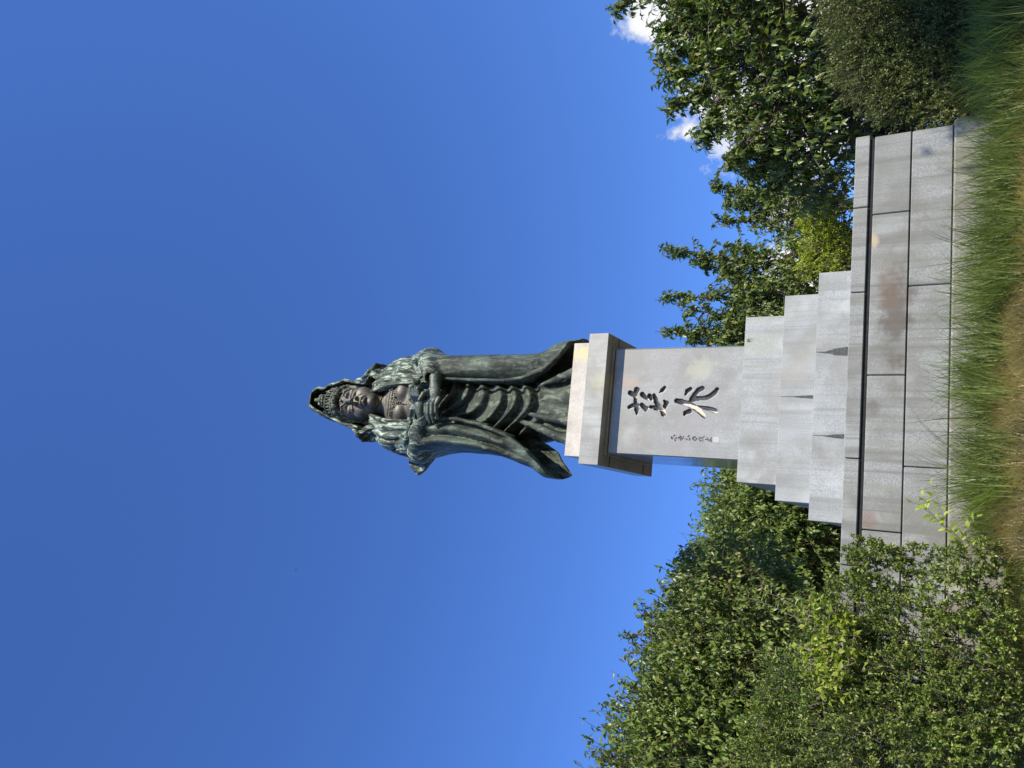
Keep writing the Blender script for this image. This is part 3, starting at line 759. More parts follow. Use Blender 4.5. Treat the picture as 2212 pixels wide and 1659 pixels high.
def sculpt_body():
    v = Vol((-0.68, -1.06, 2.45), (0.62, 0.45, 5.75), 0.0085)
    # trunk and chest
    v.op(loft([2.8, 3.3, 3.6, 3.9, 4.15, 4.32, 4.42], [-.40, -.42, -.46, -.48, -.46, -.34, -.22], [.40, .42, .46, .46, .42, .30, .18],
              [-.36, -.40, -.44, -.44, -.38, -.28, -.2], [.2] * 7, 2.3), ((-.5, -.5, 2.8), (.5, .3, 4.45)), 0.05)
    v.ell((-.205, -.35, 3.78), (.20, .155, .155), 0.05); v.ell((.155, -.35, 3.78), (.20, .155, .155), 0.05)
    v.ell((-.03, -.36, 3.45), (.22, .12, .17), 0.06)
    v.cap((-.03, -.485, 3.40), (-.03, -.50, 3.62), .008, .008, 0.02, 'cut')
    # neck with its three rings
    v.cap((HX, -.06, 4.1), (HX, -.10, 4.6), .215, .20, 0.05)
    for zz in (4.22, 4.31, 4.39): v.ell((HX, -.09, zz), (.232, .225, .03), 0.02)
    # head
    v.ell((HX, -.10, 5.06), (.335, .40, .55), 0.04)
    v.ell((HX, -.18, 4.77), (.29, .325, .35), 0.06)
    v.ell((HX, -.40, 4.51), (.10, .10, .085), 0.07)
    v.ell((HX - .16, -.35, 4.80), (.14, .13, .15), 0.08); v.ell((HX + .16, -.35, 4.80), (.14, .13, .15), 0.08)
    for s in (-1, 1):
        # orbit, brow, lid, slit
        v.ell((HX + s * .155, -.575, 5.035), (.13, .135, .105), 0.03, 'cut')
        v.chain([(HX + s * .035, -.535, 5.06), (HX + s * .10, -.535, 5.155), (HX + s * .18, -.50, 5.17), (HX + s * .27, -.40, 5.08)], [.022, .022, .020, .014], 0.025)
        v.ell((HX + s * .15, -.445, 4.985), (.108, .075, .068), 0.015)
        v.chain([(HX + s * .055, -.530, 4.955), (HX + s * .13, -.545, 4.935), (HX + s * .20, -.515, 4.94), (HX + s * .25, -.45, 4.965)], [.006, .011, .011, .006], 0.012, 'cut')
        v.chain([(HX + s * .05, -.50, 4.93), (HX + s * .15, -.50, 4.895), (HX + s * .25, -.42, 4.93)], [.018, .022, .014], 0.025)
        # ear with long lobe
        v.chain([(HX + s * .325, -.02, 5.12), (HX + s * .345, -.03, 4.95), (HX + s * .335, -.06, 4.72), (HX + s * .33, -.07, 4.58)], [.05, .045, .04, .045], 0.03)
        # nostril wing, fold beside the mouth
        v.ell((HX + s * .058, -.525, 4.805), (.042, .05, .036), 0.018)
        v.chain([(HX + s * .105, -.505, 4.78), (HX + s * .15, -.475, 4.66)], [.006, .006], 0.03, 'cut')
    v.chain([(HX, -.50, 5.12), (HX, -.555, 5.0), (HX, -.615, 4.86), (HX, -.645, 4.815)], [.034, .034, .042, .046], 0.025)
    v.cap((HX, -.545, 4.755), (HX, -.535, 4.71), .012, .015, 0.02, 'cut')
    v.chain([(HX - .115, -.475, 4.655), (HX - .045, -.535, 4.672), (HX, -.545, 4.663), (HX + .045, -.535, 4.672), (HX + .115, -.475, 4.655)], [.014, .026, .024, .026, .014], 0.012)
    v.chain([(HX - .085, -.485, 4.612), (HX, -.535, 4.598), (HX + .085, -.485, 4.612)], [.018, .034, .018], 0.015)
    v.chain([(HX - .125, -.485, 4.642), (HX, -.575, 4.633), (HX + .125, -.485, 4.642)], [.007, .009, .007], 0.008, 'cut')
    v.cap((HX - .06, -.53, 4.55), (HX + .06, -.53, 4.55), .014, .014, 0.03, 'cut')
    v.ell((HX, -.515, 5.215), (.030, .026, .030), 0.01)
    # forearms and hands: the lower hand lies across, palm up; the upper hand closes round the jar
    v.chain([(.62, -.52, 2.920), (.38, -.70, 2.790), (.20, -.76, 2.730)], [.11, .105, .09], 0.03)
    v.ell((.06, -.79, 2.705), (.20, .075, .125), 0.04)
    for i, (zz, ln, yy) in enumerate([(2.795, .36, -.86), (2.728, .43, -.875), (2.66, .41, -.86), (2.60, .32, -.83)]):
        v.chain([(-.01, -.79, zz - .01), (-.12, yy, zz + .004), (-.12 - ln * .38, yy + .01, zz), (-.12 - ln * .72, yy + .07, zz - .014)], [.044, .043, .038, .028], 0.008)
    v.chain([(.12, -.80, 2.780), (.05, -.91, 2.840), (-.06, -.95, 2.880)], [.052, .045, .032], 0.012)
    v.chain([(-.60, -.52, 3.000), (-.38, -.68, 2.970), (-.24, -.76, 2.980)], [.11, .10, .085], 0.03)
    v.ell((-.13, -.79, 2.990), (.15, .08, .105), 0.03)
    for i, (zz, ln) in enumerate([(3.075, .25), (3.02, .30), (2.965, .29), (2.915, .22)]):
        v.chain([(-.07, -.82, zz), (.02, -.93, zz + .005), (.02 + ln * .5, -.965, zz + .02), (.02 + ln * .85, -.90, zz + .035)], [.041, .040, .035, .027], 0.008)
    v.chain([(-.12, -.79, 3.070), (-.03, -.85, 3.170), (.08, -.86, 3.220)], [.048, .042, .03], 0.012)
    link('body', v.mesh('body', OFF), b_skin, statue, smooth=True)

def sculpt_hair():
    v = Vol((-0.55, -0.75, 4.7), (0.5, 0.5, 6.05), 0.009)
    v.ell((HX, -.06, 5.32), (.355, .43, .42), 0.03)
    v.op(lambda x, y, z: np.maximum(z - (5.40 - 0.9 * (x - HX) ** 2 * 3.0), y + 0.16), ((-.5, -.7, 4.7), (.5, -.1, 5.6)), 0.02, 'cut')
    for i in range(9):
        t = -1 + 2 * i / 8; a = t * 1.25
        x, y = HX + .325 * math.sin(a), -.08 - .40 * math.cos(a)
        v.ell((x, y, 5.425 - 0.05 * t * t), (.075, .075, .075), 0.015)
        v.cap((x, y - .06, 5.44 - 0.05 * t * t), (x, y - .05, 5.36), .010, .008, 0.01, 'cut')
    for s in (-1, 1):
        v.chain([(HX + s * .315, -.22, 5.38), (HX + s * .345, -.18, 5.18), (HX + s * .345, -.12, 5.0)], [.04, .032, .02], 0.03)
    v.ell((HX, -.12, 5.82), (.13, .14, .17), 0.05)
    link('hair', v.mesh('hair', OFF), b_crown, statue, smooth=True)

def sculpt_crown():
    v = Vol((-0.55, -0.78, 5.4), (0.5, 0.5, 6.2), 0.0085)
    def ring(zc, rx, ry, r):
        def fn(x, y, z):
            X, Y = x - HX, y + .07
            q = np.sqrt((X / rx) ** 2 + (Y / ry) ** 2)
            return np.sqrt(((q - 1) * min(rx, ry)) ** 2 + (z - zc) ** 2) - r
        v.op(fn, ((-.5, -.7, zc - .1), (.5, .5, zc + .1)), 0.01)
    ring(5.505, .350, .425, .026); ring(5.535, .345, .42, .016); ring(5.68, .335, .405, .022)
    for i in range(21):
        a = -1.75 + 3.5 * i / 20
        x, y = HX + .338 * math.sin(a), -.07 - .41 * math.cos(a)
        v.cap((x, y, 5.53), (x, y, 5.67), .016, .016, 0.006)
        if i % 2 == 0: v.ell((x, y - .01, 5.60), (.026, .026, .036), 0.006)
    for i in range(9):
        a = -1.3 + 2.6 * i / 8; k = 1 - abs(a) / 2.2
        x, y = HX + .325 * math.sin(a), -.07 - .40 * math.cos(a)
        v.cap((x, y, 5.69), (x, y + .01, 5.73 + .09 * k), .036, .012, 0.01)
        v.ell((x, y - .01, 5.74), (.03, .022, .03), 0.006, 'cut')
    # little ornament standing on the brow of the crown
    v.ell((HX + .02, -.455, 5.74), (.12, .075, .045), 0.012); v.ell((HX + .02, -.455, 5.80), (.085, .06, .05), 0.012)
    v.ell((HX + .02, -.455, 5.87), (.055, .05, .06), 0.012); v.ell((HX + .02, -.455, 5.955), (.036, .036, .042), 0.008)
    for s in (-1, 1):
        v.chain([(HX + .02 + s * .075, -.46, 5.86), (HX + .02 + s * .095, -.48, 5.79), (HX + .02 + s * .02, -.53, 5.775)], [.022, .022, .018], 0.008)
        v.ell((HX + s * .335, -.21, 5.47), (.045, .05, .05), 0.01); v.ell((HX + s * .335, -.24, 5.40), (.032, .035, .04), 0.01)
    link('crown', v.mesh('crown', OFF), b_crown, statue, smooth=True)

def sculpt_necklace():
    v = Vol((-0.45, -0.7, 3.55), (0.4, -0.1, 4.25), 0.0075)
    pts = []
    def chest_y(x, z): return -0.33 - 0.15 * math.exp(-((x + .03) / .3) ** 2) - 0.03 * (4.1 - z)
    for row, (zc, hw, n, r) in enumerate([(4.02, .26, 13, .017), (3.96, .25, 9, .020)]):
        prev = None
        for i in range(n):
            t = -1 + 2 * i / (n - 1); x = -.03 + hw * t; z = zc + 0.07 * t * t; y = chest_y(x, z)
            v.ell((x, y, z), (r, r * .8, r), 0.005)
            if prev: v.cap(prev, (x, y, z), .009, .009, 0.004)
            prev = (x, y, z)
    for x in (-.2, -.12, .06, .14): v.chain([(x, chest_y(x, 3.94), 3.94), (x, chest_y(x, 3.87) - .01, 3.88)], [.016, .02], 0.004)
    for i, (dx, dz) in enumerate([(0, 3.90), (-.045, 3.87), (.045, 3.87), (0, 3.84), (-.03, 3.81), (.03, 3.81), (0, 3.78), (0, 3.74), (0, 3.69)]):
        v.ell((-.03 + dx, -.485 - .004 * i, dz), (.022, .018, .022) if i < 6 else (.015, .015, .026), 0.005)
    link('necklace', v.mesh('necklace', OFF), b_skin, statue, smooth=True)

def sculpt_jar():
    v = Vol((-0.25, -1.2, 2.72), (0.5, -0.55, 3.35), 0.007)
    a = np.array((-.06, -.76, 2.92)); b = np.array((.24, -.93, 3.07)); u = (b - a) / np.linalg.norm(b - a)
    v.cap(a, b - u * .08, .085, .095, 0.01)
    def disc(c, r, t):
        def fn(x, y, z):
            X, Y, Z = x - c[0], y - c[1], z - c[2]; h = X * u[0] + Y * u[1] + Z * u[2]
            q = np.sqrt(np.maximum(X * X + Y * Y + Z * Z - h * h, 0)); return np.maximum(q - r, np.abs(h) - t)
        return fn
    box = (b - .2, b + .2)
    v.op(disc(b - u * .02, .115, .024), box, 0.008); v.op(disc(b + u * .01, .094, .018), box, 0.004, 'cut')
    v.op(disc(b + u * .01, .052, .028), box, 0.006)
    link('jar', v.mesh('jar', OFF), b_crown, statue, smooth=True)

sculpt_skirt(); sculpt_robe(); sculpt_hood(); sculpt_body(); sculpt_hair(); sculpt_crown(); sculpt_necklace(); sculpt_jar()

# ------------------------------------------------------------------ foliage helpers
def unit(v): return v / (np.linalg.norm(v, axis=-1, keepdims=True) + 1e-9)

def leaves_mesh(name, P, D, N, L, Wd, fold=0.25, droop=0.18, quad=False):
    """every leaf a folded blade: base, two shoulders, midrib, tip"""
    D = unit(D); Sd = unit(np.cross(D, N)); N = np.cross(Sd, D)
    L = L[:, None]; Wd = Wd[:, None]
    if quad:
        V = np.stack([P, P + D * L * .5 + Sd * Wd * .5 + N * Wd * fold, P + D * L - N * L * droop, P + D * L * .5 - Sd * Wd * .5 + N * Wd * fold], 1)
        b = np.arange(len(P))[:, None] * 4
        return np_mesh(name, V.reshape(-1, 3), [np.concatenate([b + [0, 1, 2], b + [0, 2, 3]])])
    m = P + D * L * .42
    V = np.stack([P, m + Sd * Wd * .5 + N * Wd * fold, m, m - Sd * Wd * .5 + N * Wd * fold, P + D * L - N * L * droop], 1)
    b = np.arange(len(P))[:, None] * 5
    return np_mesh(name, V.reshape(-1, 3), [np.concatenate([b + [0, 1, 2], b + [0, 2, 3], b + [1, 4, 2], b + [2, 4, 3]])])

def tubes(name, A, B, ra, rb, bend=None, sides=4):
    """many tapered two-piece twigs in one mesh"""
    A = np.asarray(A, float); B = np.asarray(B, float); n = len(A)
    M_ = (A + B) / 2 + (0 if bend is None else bend)
    ra = np.broadcast_to(ra, n); rb = np.broadcast_to(rb, n)
    D = unit(B - A); ref = np.where(np.abs(D[:, 2:3]) > .9, [[1.0, 0, 0]], [[0, 0, 1.0]])
    U = unit(np.cross(D, ref)); Wv = np.cross(D, U)
    V = []
    for c, r in ((A, ra), (M_, (ra + rb) / 2), (B, rb)):
        for s in range(sides):
            t = 2 * math.pi * s / sides; V.append(c + (U * math.cos(t) + Wv * math.sin(t)) * r[:, None])
    V = np.stack(V, 1).reshape(-1, 3); b = np.arange(n)[:, None] * (3 * sides); F_ = []
    for k in range(2):
        for s in range(sides):
            F_.append(b + [k * sides + s, k * sides + (s + 1) % sides, (k + 1) * sides + (s + 1) % sides, (k + 1) * sides + s])
    return np_mesh(name, V, [np.concatenate(F_)])

def limb_mesh(name, paths, sides=7):
    """joined tapered limbs, each path a list of (point, radius)"""
    V = []; Fc = []
    for path in paths:
        P = np.array([p for p, r in path], float); Rr = [r for p, r in path]; s0 = len(V)
        for i, p in enumerate(P):
            d = unit(P[min(i + 1, len(P) - 1)] - P[max(i - 1, 0)])
            u = unit(np.cross(d, [0.3, 1, 0.1])); w = np.cross(d, u)
            for s in range(sides):
                t = 2 * math.pi * s / sides; V.append(p + (u * math.cos(t) + w * math.sin(t)) * Rr[i])
        for i in range(len(P) - 1):
            for s in range(sides):
                a = s0 + i * sides; Fc.append((a + s, a + (s + 1) % sides, a + sides + (s + 1) % sides, a + sides + s))
    return np_mesh(name, np.array(V), [np.array(Fc)])

bark = plain('dark_bark', (0.075, 0.062, 0.050), 0.9, 0.5, 22, 0.6)
twig_m = plain('brown_twig', (0.15, 0.12, 0.09), 0.85, 0.4, 30)

def rand_unit(n):
    return unit(rng.normal(size=(n, 3)))

def blob(x, y, r, Y, rv=None, ry=None):
    """crown lobe seen at (x, y) with radius r (picture pixels) at depth Y; rv: upright radius"""
    c = at(x, y, Y); k = px_size(c, 1.0)
    rh = r * k; rz = (rv or r) * k / 0.93
    return (c, np.array([rh, (ry if ry else min(rh, 1.4)), rz]))

def plant(name, label, cat, blobs, leaf, mat, density=1.0, trunk_r=0.10, base=None, group=None, twig=(.35, .75), per=(9, 15), small=False, shell=0.35,
          wratio=0.42, up=0.45, droopy=0.95, trunk=True, shoots=(), part='crown', keep=None, twig_r=0.0085, bmat=None):
    ctr = np.mean([b[0] for b in blobs], 0)
    if base is None: base = (ctr[0], ctr[1] + 0.1)
    bz = float(ground_z(base[0], base[1])) - 0.05
    root = empty(name, (base[0], base[1], bz), label, cat, group)
    area = np.array([(b[1][0] * b[1][1] + b[1][0] * b[1][2] + b[1][1] * b[1][2]) for b in blobs])
    A = []; Bp = []
    avg = (per[0] + per[1]) / 2; larea = leaf * leaf * wratio * 0.6
    for (c, r), a in zip(blobs, area):
        n = int(4 * math.pi / 3 * a * 2.3 * density / larea / avg)
        v = rand_unit(n); u = (shell + (1 - shell) * rng.random(n) ** 0.6)[:, None]
        lob = rand_unit(9); dt = np.max(v @ lob.T, axis=1)
        lump = (0.76 + 0.27 * np.clip((dt - 0.35) / 0.55, 0, 1) ** 0.8 + rng.normal(size=n) * 0.03)[:, None]
        s = c + v * r * u * lump * (1.0 if r.min() > .3 else 0.94 / lump)
        g = unit(v * np.array([1, 1, .6]) * .8 + np.array([0, 0, up]) + rng.normal(size=(n, 3)) * .42)
        ln = rng.uniform(twig[0], twig[1], n)[:, None] * np.clip(r.min() / 0.6, .35, 1)
        A.append(s); Bp.append(s + g * ln)
    for (p, q, k) in shoots:
        p = np.array(p); q = np.array(q)
        t = rng.random(k)[:, None]; s = p + (q - p) * t
        s = s + rng.normal(size=(k, 3)) * .05 * (1 - t)
        g = unit((q - p) / np.linalg.norm(q - p) * .9 + rng.normal(size=(k, 3)) * .62)
        A.append(s); Bp.append(s + g * rng.uniform(twig[0], twig[1], k)[:, None] * (.95 - .45 * t))
    A = np.concatenate(A); Bp = np.concatenate(Bp)
    if keep is not None:
        m = keep(Bp) & keep(A); A, Bp = A[m], Bp[m]
    n = len(A)
    bend = np.zeros((n, 3)); bend[:, 2] = np.linalg.norm(Bp - A, axis=1) * 0.07
    # leaves along each twig
    k = rng.integers(per[0], per[1] + 1, n); tid = np.repeat(np.arange(n), k); t = rng.uniform(.08, 1.0, len(tid))[:, None]
    ax = unit(Bp - A)[tid]
    P = A[tid] + (Bp - A)[tid] * t + bend[tid] * (4 * t * (1 - t))
    D = ax * .55 + rng.normal(size=(len(tid), 3)) * .55; D[:, 2] -= droopy
    N = np.array([0, 0, 1.0]) + rng.normal(size=(len(tid), 3)) * .55 + 0.25 * ax
    Ls = leaf * rng.uniform(.5, 1.3, len(tid))
    me = leaves_mesh(part, P, D, N, Ls, Ls * wratio, fold=0.20 if not small else 0.12, droop=0.16, quad=small)
    link(part, me, mat, root)
    link('twigs', tubes('twigs', A - (Bp - A) * .35, Bp, twig_r, twig_r * .35, bend, 3), bmat or twig_m, root)
    if trunk:
        paths = []
        top = np.array([ctr[0], ctr[1], max(bz + 0.6, min(b[0][2] - b[1][2] * .5 for b in blobs))])
        b0 = np.array([base[0], base[1], bz - 0.1])
        paths.append([(b0, trunk_r * 1.35), (b0 + (top - b0) * .12, trunk_r * 1.05), (b0 + (top - b0) * .55 + [.05, 0, 0], trunk_r * .9), (top, trunk_r * .75)])
        for c, r in blobs:
            q_ = float(np.clip(r.min() / 0.9, .12, 1.0)); tr_ = trunk_r * q_
            mid = top + (c - top) * .5 + np.array([0, 0, .08 * np.linalg.norm(c - top)])
            tipz = c + np.array([0, 0, r[2] * .55])
            paths.append([(top - [0, 0, .1], tr_ * .6), (mid, tr_ * .42), (c, tr_ * .26), (tipz, tr_ * .08)])
            for i in range(7):
                e = c + rand_unit(1)[0] * r * .8
                s = mid + (c - mid) * rng.uniform(.2, 1.0)
                paths.append([(s, tr_ * .2), ((s + e) / 2 + [0, 0, .05 * q_], tr_ * .13), (e, tr_ * .05)])
        for (p, q, kk) in shoots:
            paths.append([(np.array(p), trunk_r * .22), ((np.array(p) + np.array(q)) / 2, trunk_r * .14), (np.array(q), trunk_r * .05)])
        link('trunk', limb_mesh('trunk', paths), bark, root, smooth=True)
    return root

cherry = leaf_mat('cherry_leaf', (0.050, 0.085, 0.017), (0.178, 0.232, 0.048), rough=0.36, trans=0.25, yellow=(0.24, 0.20, 0.05))
cherry_far = leaf_mat('cherry_leaf_yellowish', (0.058, 0.094, 0.017), (0.200, 0.260, 0.050), rough=0.38, trans=0.25)
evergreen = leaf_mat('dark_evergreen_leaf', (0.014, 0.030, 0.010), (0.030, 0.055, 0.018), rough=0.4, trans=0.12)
holly = leaf_mat('box_holly_leaf', (0.028, 0.056, 0.011), (0.215, 0.275, 0.052), rough=0.45, trans=0.2, yellow=(0.32, 0.33, 0.06))
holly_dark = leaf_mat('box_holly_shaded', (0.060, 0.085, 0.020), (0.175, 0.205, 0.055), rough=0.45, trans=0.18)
privet = leaf_mat('golden_privet_leaf', (0.22, 0.28, 0.03), (0.50, 0.54, 0.08), rough=0.42, trans=0.35)
vine_bright = leaf_mat('fresh_sapling_leaf', (0.20, 0.30, 0.03), (0.42, 0.50, 0.07), rough=0.42, trans=0.4)
vine = leaf_mat('bright_vine_leaf', (0.10, 0.17, 0.018), (0.40, 0.44, 0.07), rough=0.42, trans=0.4)

# --- trees on the left
plant('cherry_tree', 'leafy tree with its crown against the left side of the stepped pedestal', 'tree',
      [blob(1692, 1045, 95, 14.0, ry=3.0), blob(1685, 1140, 115, 14.0, ry=3.0), blob(1740, 1080, 95, 14.0, ry=3.0), blob(1760, 1180, 120, 13.8, ry=3.0), blob(1640, 1190, 75, 14.0, ry=2.0), blob(1625, 1110, 45, 14, ry=1.2), blob(1695, 1260, 115, 13.6, ry=3.0), blob(1770, 1290, 125, 13.6, ry=3.0)],
      0.175, cherry_far, 0.95, 0.2, twig=(.7, 1.3), keep=lambda p: (np.abs(p[:, 0]) > 1.7) | (p[:, 1] > 1.9))
plant('cherry_tree', 'broad leafy tree above the hedge, midway between pedestal and left edge of the view', 'tree',
      [blob(1590, 1325, 120, 2.2), blob(1555, 1440, 145, 2.2), blob(1650, 1410, 145, 2.0), blob(1600, 1500, 140, 2.0), blob(1770, 1400, 100, 1.6),
       blob(1470, 1400, 45, 2.3, 60)],
      0.118, cherry, 0.95, 0.16,
      shoots=[(at(1470, 1340, 2.3), at(1385, 1328, 2.3), 14), (at(1450, 1405, 2.3), at(1358, 1412, 2.3), 14), (at(1450, 1375, 2.3), at(1372, 1370, 2.3), 12), (at(1540, 1270, 2.3), at(1450, 1258, 2.3), 12)])
plant('cherry_tree', 'tallest leafy tree at the far left edge of the view', 'tree',
      [blob(1478, 1560, 112, 1.6), blob(1470, 1670, 135, 1.6), blob(1560, 1620, 150, 1.5), blob(1545, 1560, 120, 1.6), blob(1680, 1600, 130, 1.3), blob(1450, 1780, 150, 1.6)],
      0.115, cherry_far, 0.95, 0.17)
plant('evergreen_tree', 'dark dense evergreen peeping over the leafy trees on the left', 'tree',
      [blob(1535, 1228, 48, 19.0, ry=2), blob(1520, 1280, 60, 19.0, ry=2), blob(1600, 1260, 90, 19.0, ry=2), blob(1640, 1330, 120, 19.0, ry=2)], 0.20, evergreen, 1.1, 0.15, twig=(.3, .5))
# --- trees on the right
plant('cherry_tree', 'slender tree with upright shoots rising right behind the stepped pedestal', 'tree',
      [blob(1660, 600, 62, 3.6, 78), blob(1680, 690, 78, 3.6), blob(1760, 620, 110, 3.6, 75), blob(1620, 650, 42, 3.6, 60), blob(1610, 720, 50, 3.6, 50), blob(1600, 575, 26, 3.6, 50)],
      0.120, cherry, 0.62, 0.08, twig=(.25, .5), keep=lambda p: (np.abs(p[:, 0]) > 1.7) | (p[:, 1] > 1.9),
      shoots=[(at(1640, 575, 3.6), at(1436, 538, 3.6), 75), (at(1640, 610, 3.6), at(1500, 565, 3.6), 34), (at(1650, 645, 3.6), at(1442, 640, 3.6), 70), (at(1640, 690, 3.6), at(1470, 668, 3.6), 42),
              (at(1640, 725, 3.6), at(1438, 716, 3.6), 66), (at(1620, 740, 3.6), at(1490, 740, 3.6), 36), (at(1660, 560, 3.6), at(1560, 530, 3.6), 26)])
plant('cherry_tree', 'small sparse tree behind the right half of the base, sky showing through it', 'tree',
      [blob(1700, 450, 52, 4.2, 62), blob(1790, 430, 75, 4.2, 60), blob(1770, 520, 65, 4.2, 60), blob(1630, 440, 30, 4.2, 46)],
      0.120, cherry, 0.55, 0.07, twig=(.25, .5),
      shoots=[(at(1690, 430, 4.2), at(1535, 402, 4.2), 66), (at(1680, 450, 4.2), at(1560, 436, 4.2), 40), (at(1690, 480, 4.2), at(1545, 478, 4.2), 34), (at(1720, 400, 4.2), at(1620, 372, 4.2), 34)])
T6 = 0.1
plant('cherry_tree', 'large near tree with drooping leafy branches at the right edge of the view', 'tree',
      [blob(1520, 30, 55, 0.0), blob(1590, 40, 90, 0.1), blob(1660, 110, 90, 0.2), blob(1690, 210, 78, 0.4), blob(1720, 310, 70, 0.8), blob(1770, 390, 62, 1.4), blob(1780, 130, 105, 0.6),
       blob(1580, 130, 45, 0.1), blob(1610, -60, 150, 0.2), blob(1480, -80, 80, 0.0), blob(1800, 240, 80, 0.7)],
      0.135, cherry, 0.60, 0.13, base=(6.2, 0.9), keep=lambda p: (p[:, 0] > 3.15) | (p[:, 1] > 2.0) | (p[:, 2] > 1.3),
      shoots=[(at(1420, -60, T6), at(1342, 14, T6), 26), (at(1560, 40, T6), at(1432, 70, T6), 54), (at(1570, 90, T6), at(1432, 128, T6), 54), (at(1590, 130, T6), at(1440, 172, T6), 66),
              (at(1590, 160, T6), at(1458, 232, T6), 64), (at(1560, 200, T6), at(1518, 302, T6), 52), (at(1660, 200, T6), at(1590, 268, T6), 34), (at(1680, 250, T6), at(1575, 352, T6), 58),
              (at(1720, 300, .6), at(1625, 372, .6), 42), (at(1740, 350, .9), at(1668, 418, .9), 40), (at(1600, 60, T6), at(1480, 20, T6), 40), (at(1640, 300, .4), at(1600, 330, .4), 20)])

# --- dark bushes filling the background low down
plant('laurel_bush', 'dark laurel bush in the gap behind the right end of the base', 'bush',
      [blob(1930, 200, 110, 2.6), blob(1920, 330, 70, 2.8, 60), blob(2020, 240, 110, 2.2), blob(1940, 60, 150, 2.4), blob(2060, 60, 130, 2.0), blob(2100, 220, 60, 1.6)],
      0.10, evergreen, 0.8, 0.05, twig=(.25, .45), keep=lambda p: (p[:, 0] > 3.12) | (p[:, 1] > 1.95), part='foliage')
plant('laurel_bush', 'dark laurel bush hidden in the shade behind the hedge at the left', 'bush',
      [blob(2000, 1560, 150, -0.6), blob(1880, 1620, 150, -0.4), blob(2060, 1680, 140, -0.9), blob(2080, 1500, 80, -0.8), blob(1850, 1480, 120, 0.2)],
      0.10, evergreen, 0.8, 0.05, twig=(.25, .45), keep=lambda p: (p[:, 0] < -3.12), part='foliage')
# --- a tree added out of view to cast shade over the bush and the grass at the right
plant('shade_tree', 'leafy tree added unseen beyond the right edge of the view to shade the rounded dark bush', 'tree',
      [(np.array([8.0, -6.6, 4.3]), np.array([1.25, 1.1, .9])), (np.array([8.9, -6.2, 3.7]), np.array([1.2, 1.1, 1.1])), (np.array([8.6, -7.2, 5.2]), np.array([1.0, 1.0, 1.0])), (np.array([7.7, -7.75, 4.5]), np.array([1.25, 1.0, 1.0])), (np.array([7.3, -8.3, 5.0]), np.array([1.0, .9, .8])), (np.array([8.9, -8.0, 4.4]), np.array([1.2, 1.0, 1.0]))],
      0.13, cherry, 0.9, 0.14, base=(8.6, -6.6))
# --- shrubs
plant('privet_bush', 'golden green small leaved bush just behind the coping on the right', 'bush',
      [blob(1800, 530, 52, 2.6, 55), blob(1770, 480, 34, 2.6, 38), blob(1760, 570, 35, 2.6, 30), blob(1840, 560, 60, 2.6)], 0.052, privet, 1.0, 0.03, twig=(.15, .3), per=(10, 16), small=True, up=.6, droopy=.1)
plant('holly_bush', 'rounded dark small leaved bush beside the right end of the base', 'bush',
      [blob(1960, 60, 110, -0.5), blob(1910, 130, 85, -0.4), blob(1990, 150, 85, -0.5), blob(1900, 20, 90, -0.3), blob(1950, 200, 62, -0.4), blob(2060, 60, 90, -0.7), blob(1960, -60, 150, -0.4), blob(2050, 160, 70, -0.7), blob(2090, 210, 50, -0.9), blob(2030, 230, 45, -0.6)],
      0.038, holly_dark, 0.8, 0.05, twig=(.16, .42), per=(14, 22), small=True, shell=.55, up=.5, droopy=0.05, wratio=.5,
      keep=lambda p: p[:, 0] > 3.1, part='foliage', twig_r=0.003)
plant('holly_hedge', 'big untidy small leaved hedge covering the left end of the granite base', 'hedge',
      [blob(1905, 1235, 60, -3.0, 70), blob(1870, 1190, 28, -2.9, 40), blob(1860, 1310, 70, -3.0), blob(2000, 1210, 34, -3.1, 60), blob(2060, 1290, 62, -3.3), blob(1960, 1370, 80, -3.2),
       blob(2090, 1400, 75, -3.5), blob(1840, 1430, 95, -3.1), blob(1740, 1500, 85, -3.0), blob(1730, 1600, 95, -3.0), blob(1850, 1560, 110, -3.3), blob(1990, 1500, 110, -3.5), blob(1960, 1630, 130, -3.6),
       blob(2090, 1540, 85, -3.8), blob(2110, 1640, 80, -3.9), blob(2135, 1262, 42, -3.3), blob(2150, 1345, 48, -3.5), blob(2165, 1450, 50, -3.7), blob(2168, 1560, 50, -3.9), blob(1700, 1690, 100, -3.0), blob(2110, 1200, 32, -3.2, 50)],
      0.034, holly, 0.66, 0.04, twig=(.12, .26), per=(14, 22), small=True, shell=.60, up=.55, droopy=0.05, wratio=.52,
      keep=lambda p: p[:, 1] < -1.95, part='foliage', twig_r=0.003)
plant('climbing_vine', 'bright yellow green large leaved vine scrambling over the hedge', 'vine',
      [blob(1800, 1330, 30, -3.55), blob(1830, 1390, 42, -3.6), blob(1770, 1420, 34, -3.6), blob(1810, 1470, 34, -3.7), blob(1760, 1330, 20, -3.5), blob(1840, 1440, 24, -3.8)],
      0.068, vine, 0.6, 0.01, twig=(.15, .4), per=(4, 7), shell=.5, droopy=.2, trunk=False, part='foliage', wratio=.62, base=(float(at(1820, 1400, -3.2)[0]), -3.2))

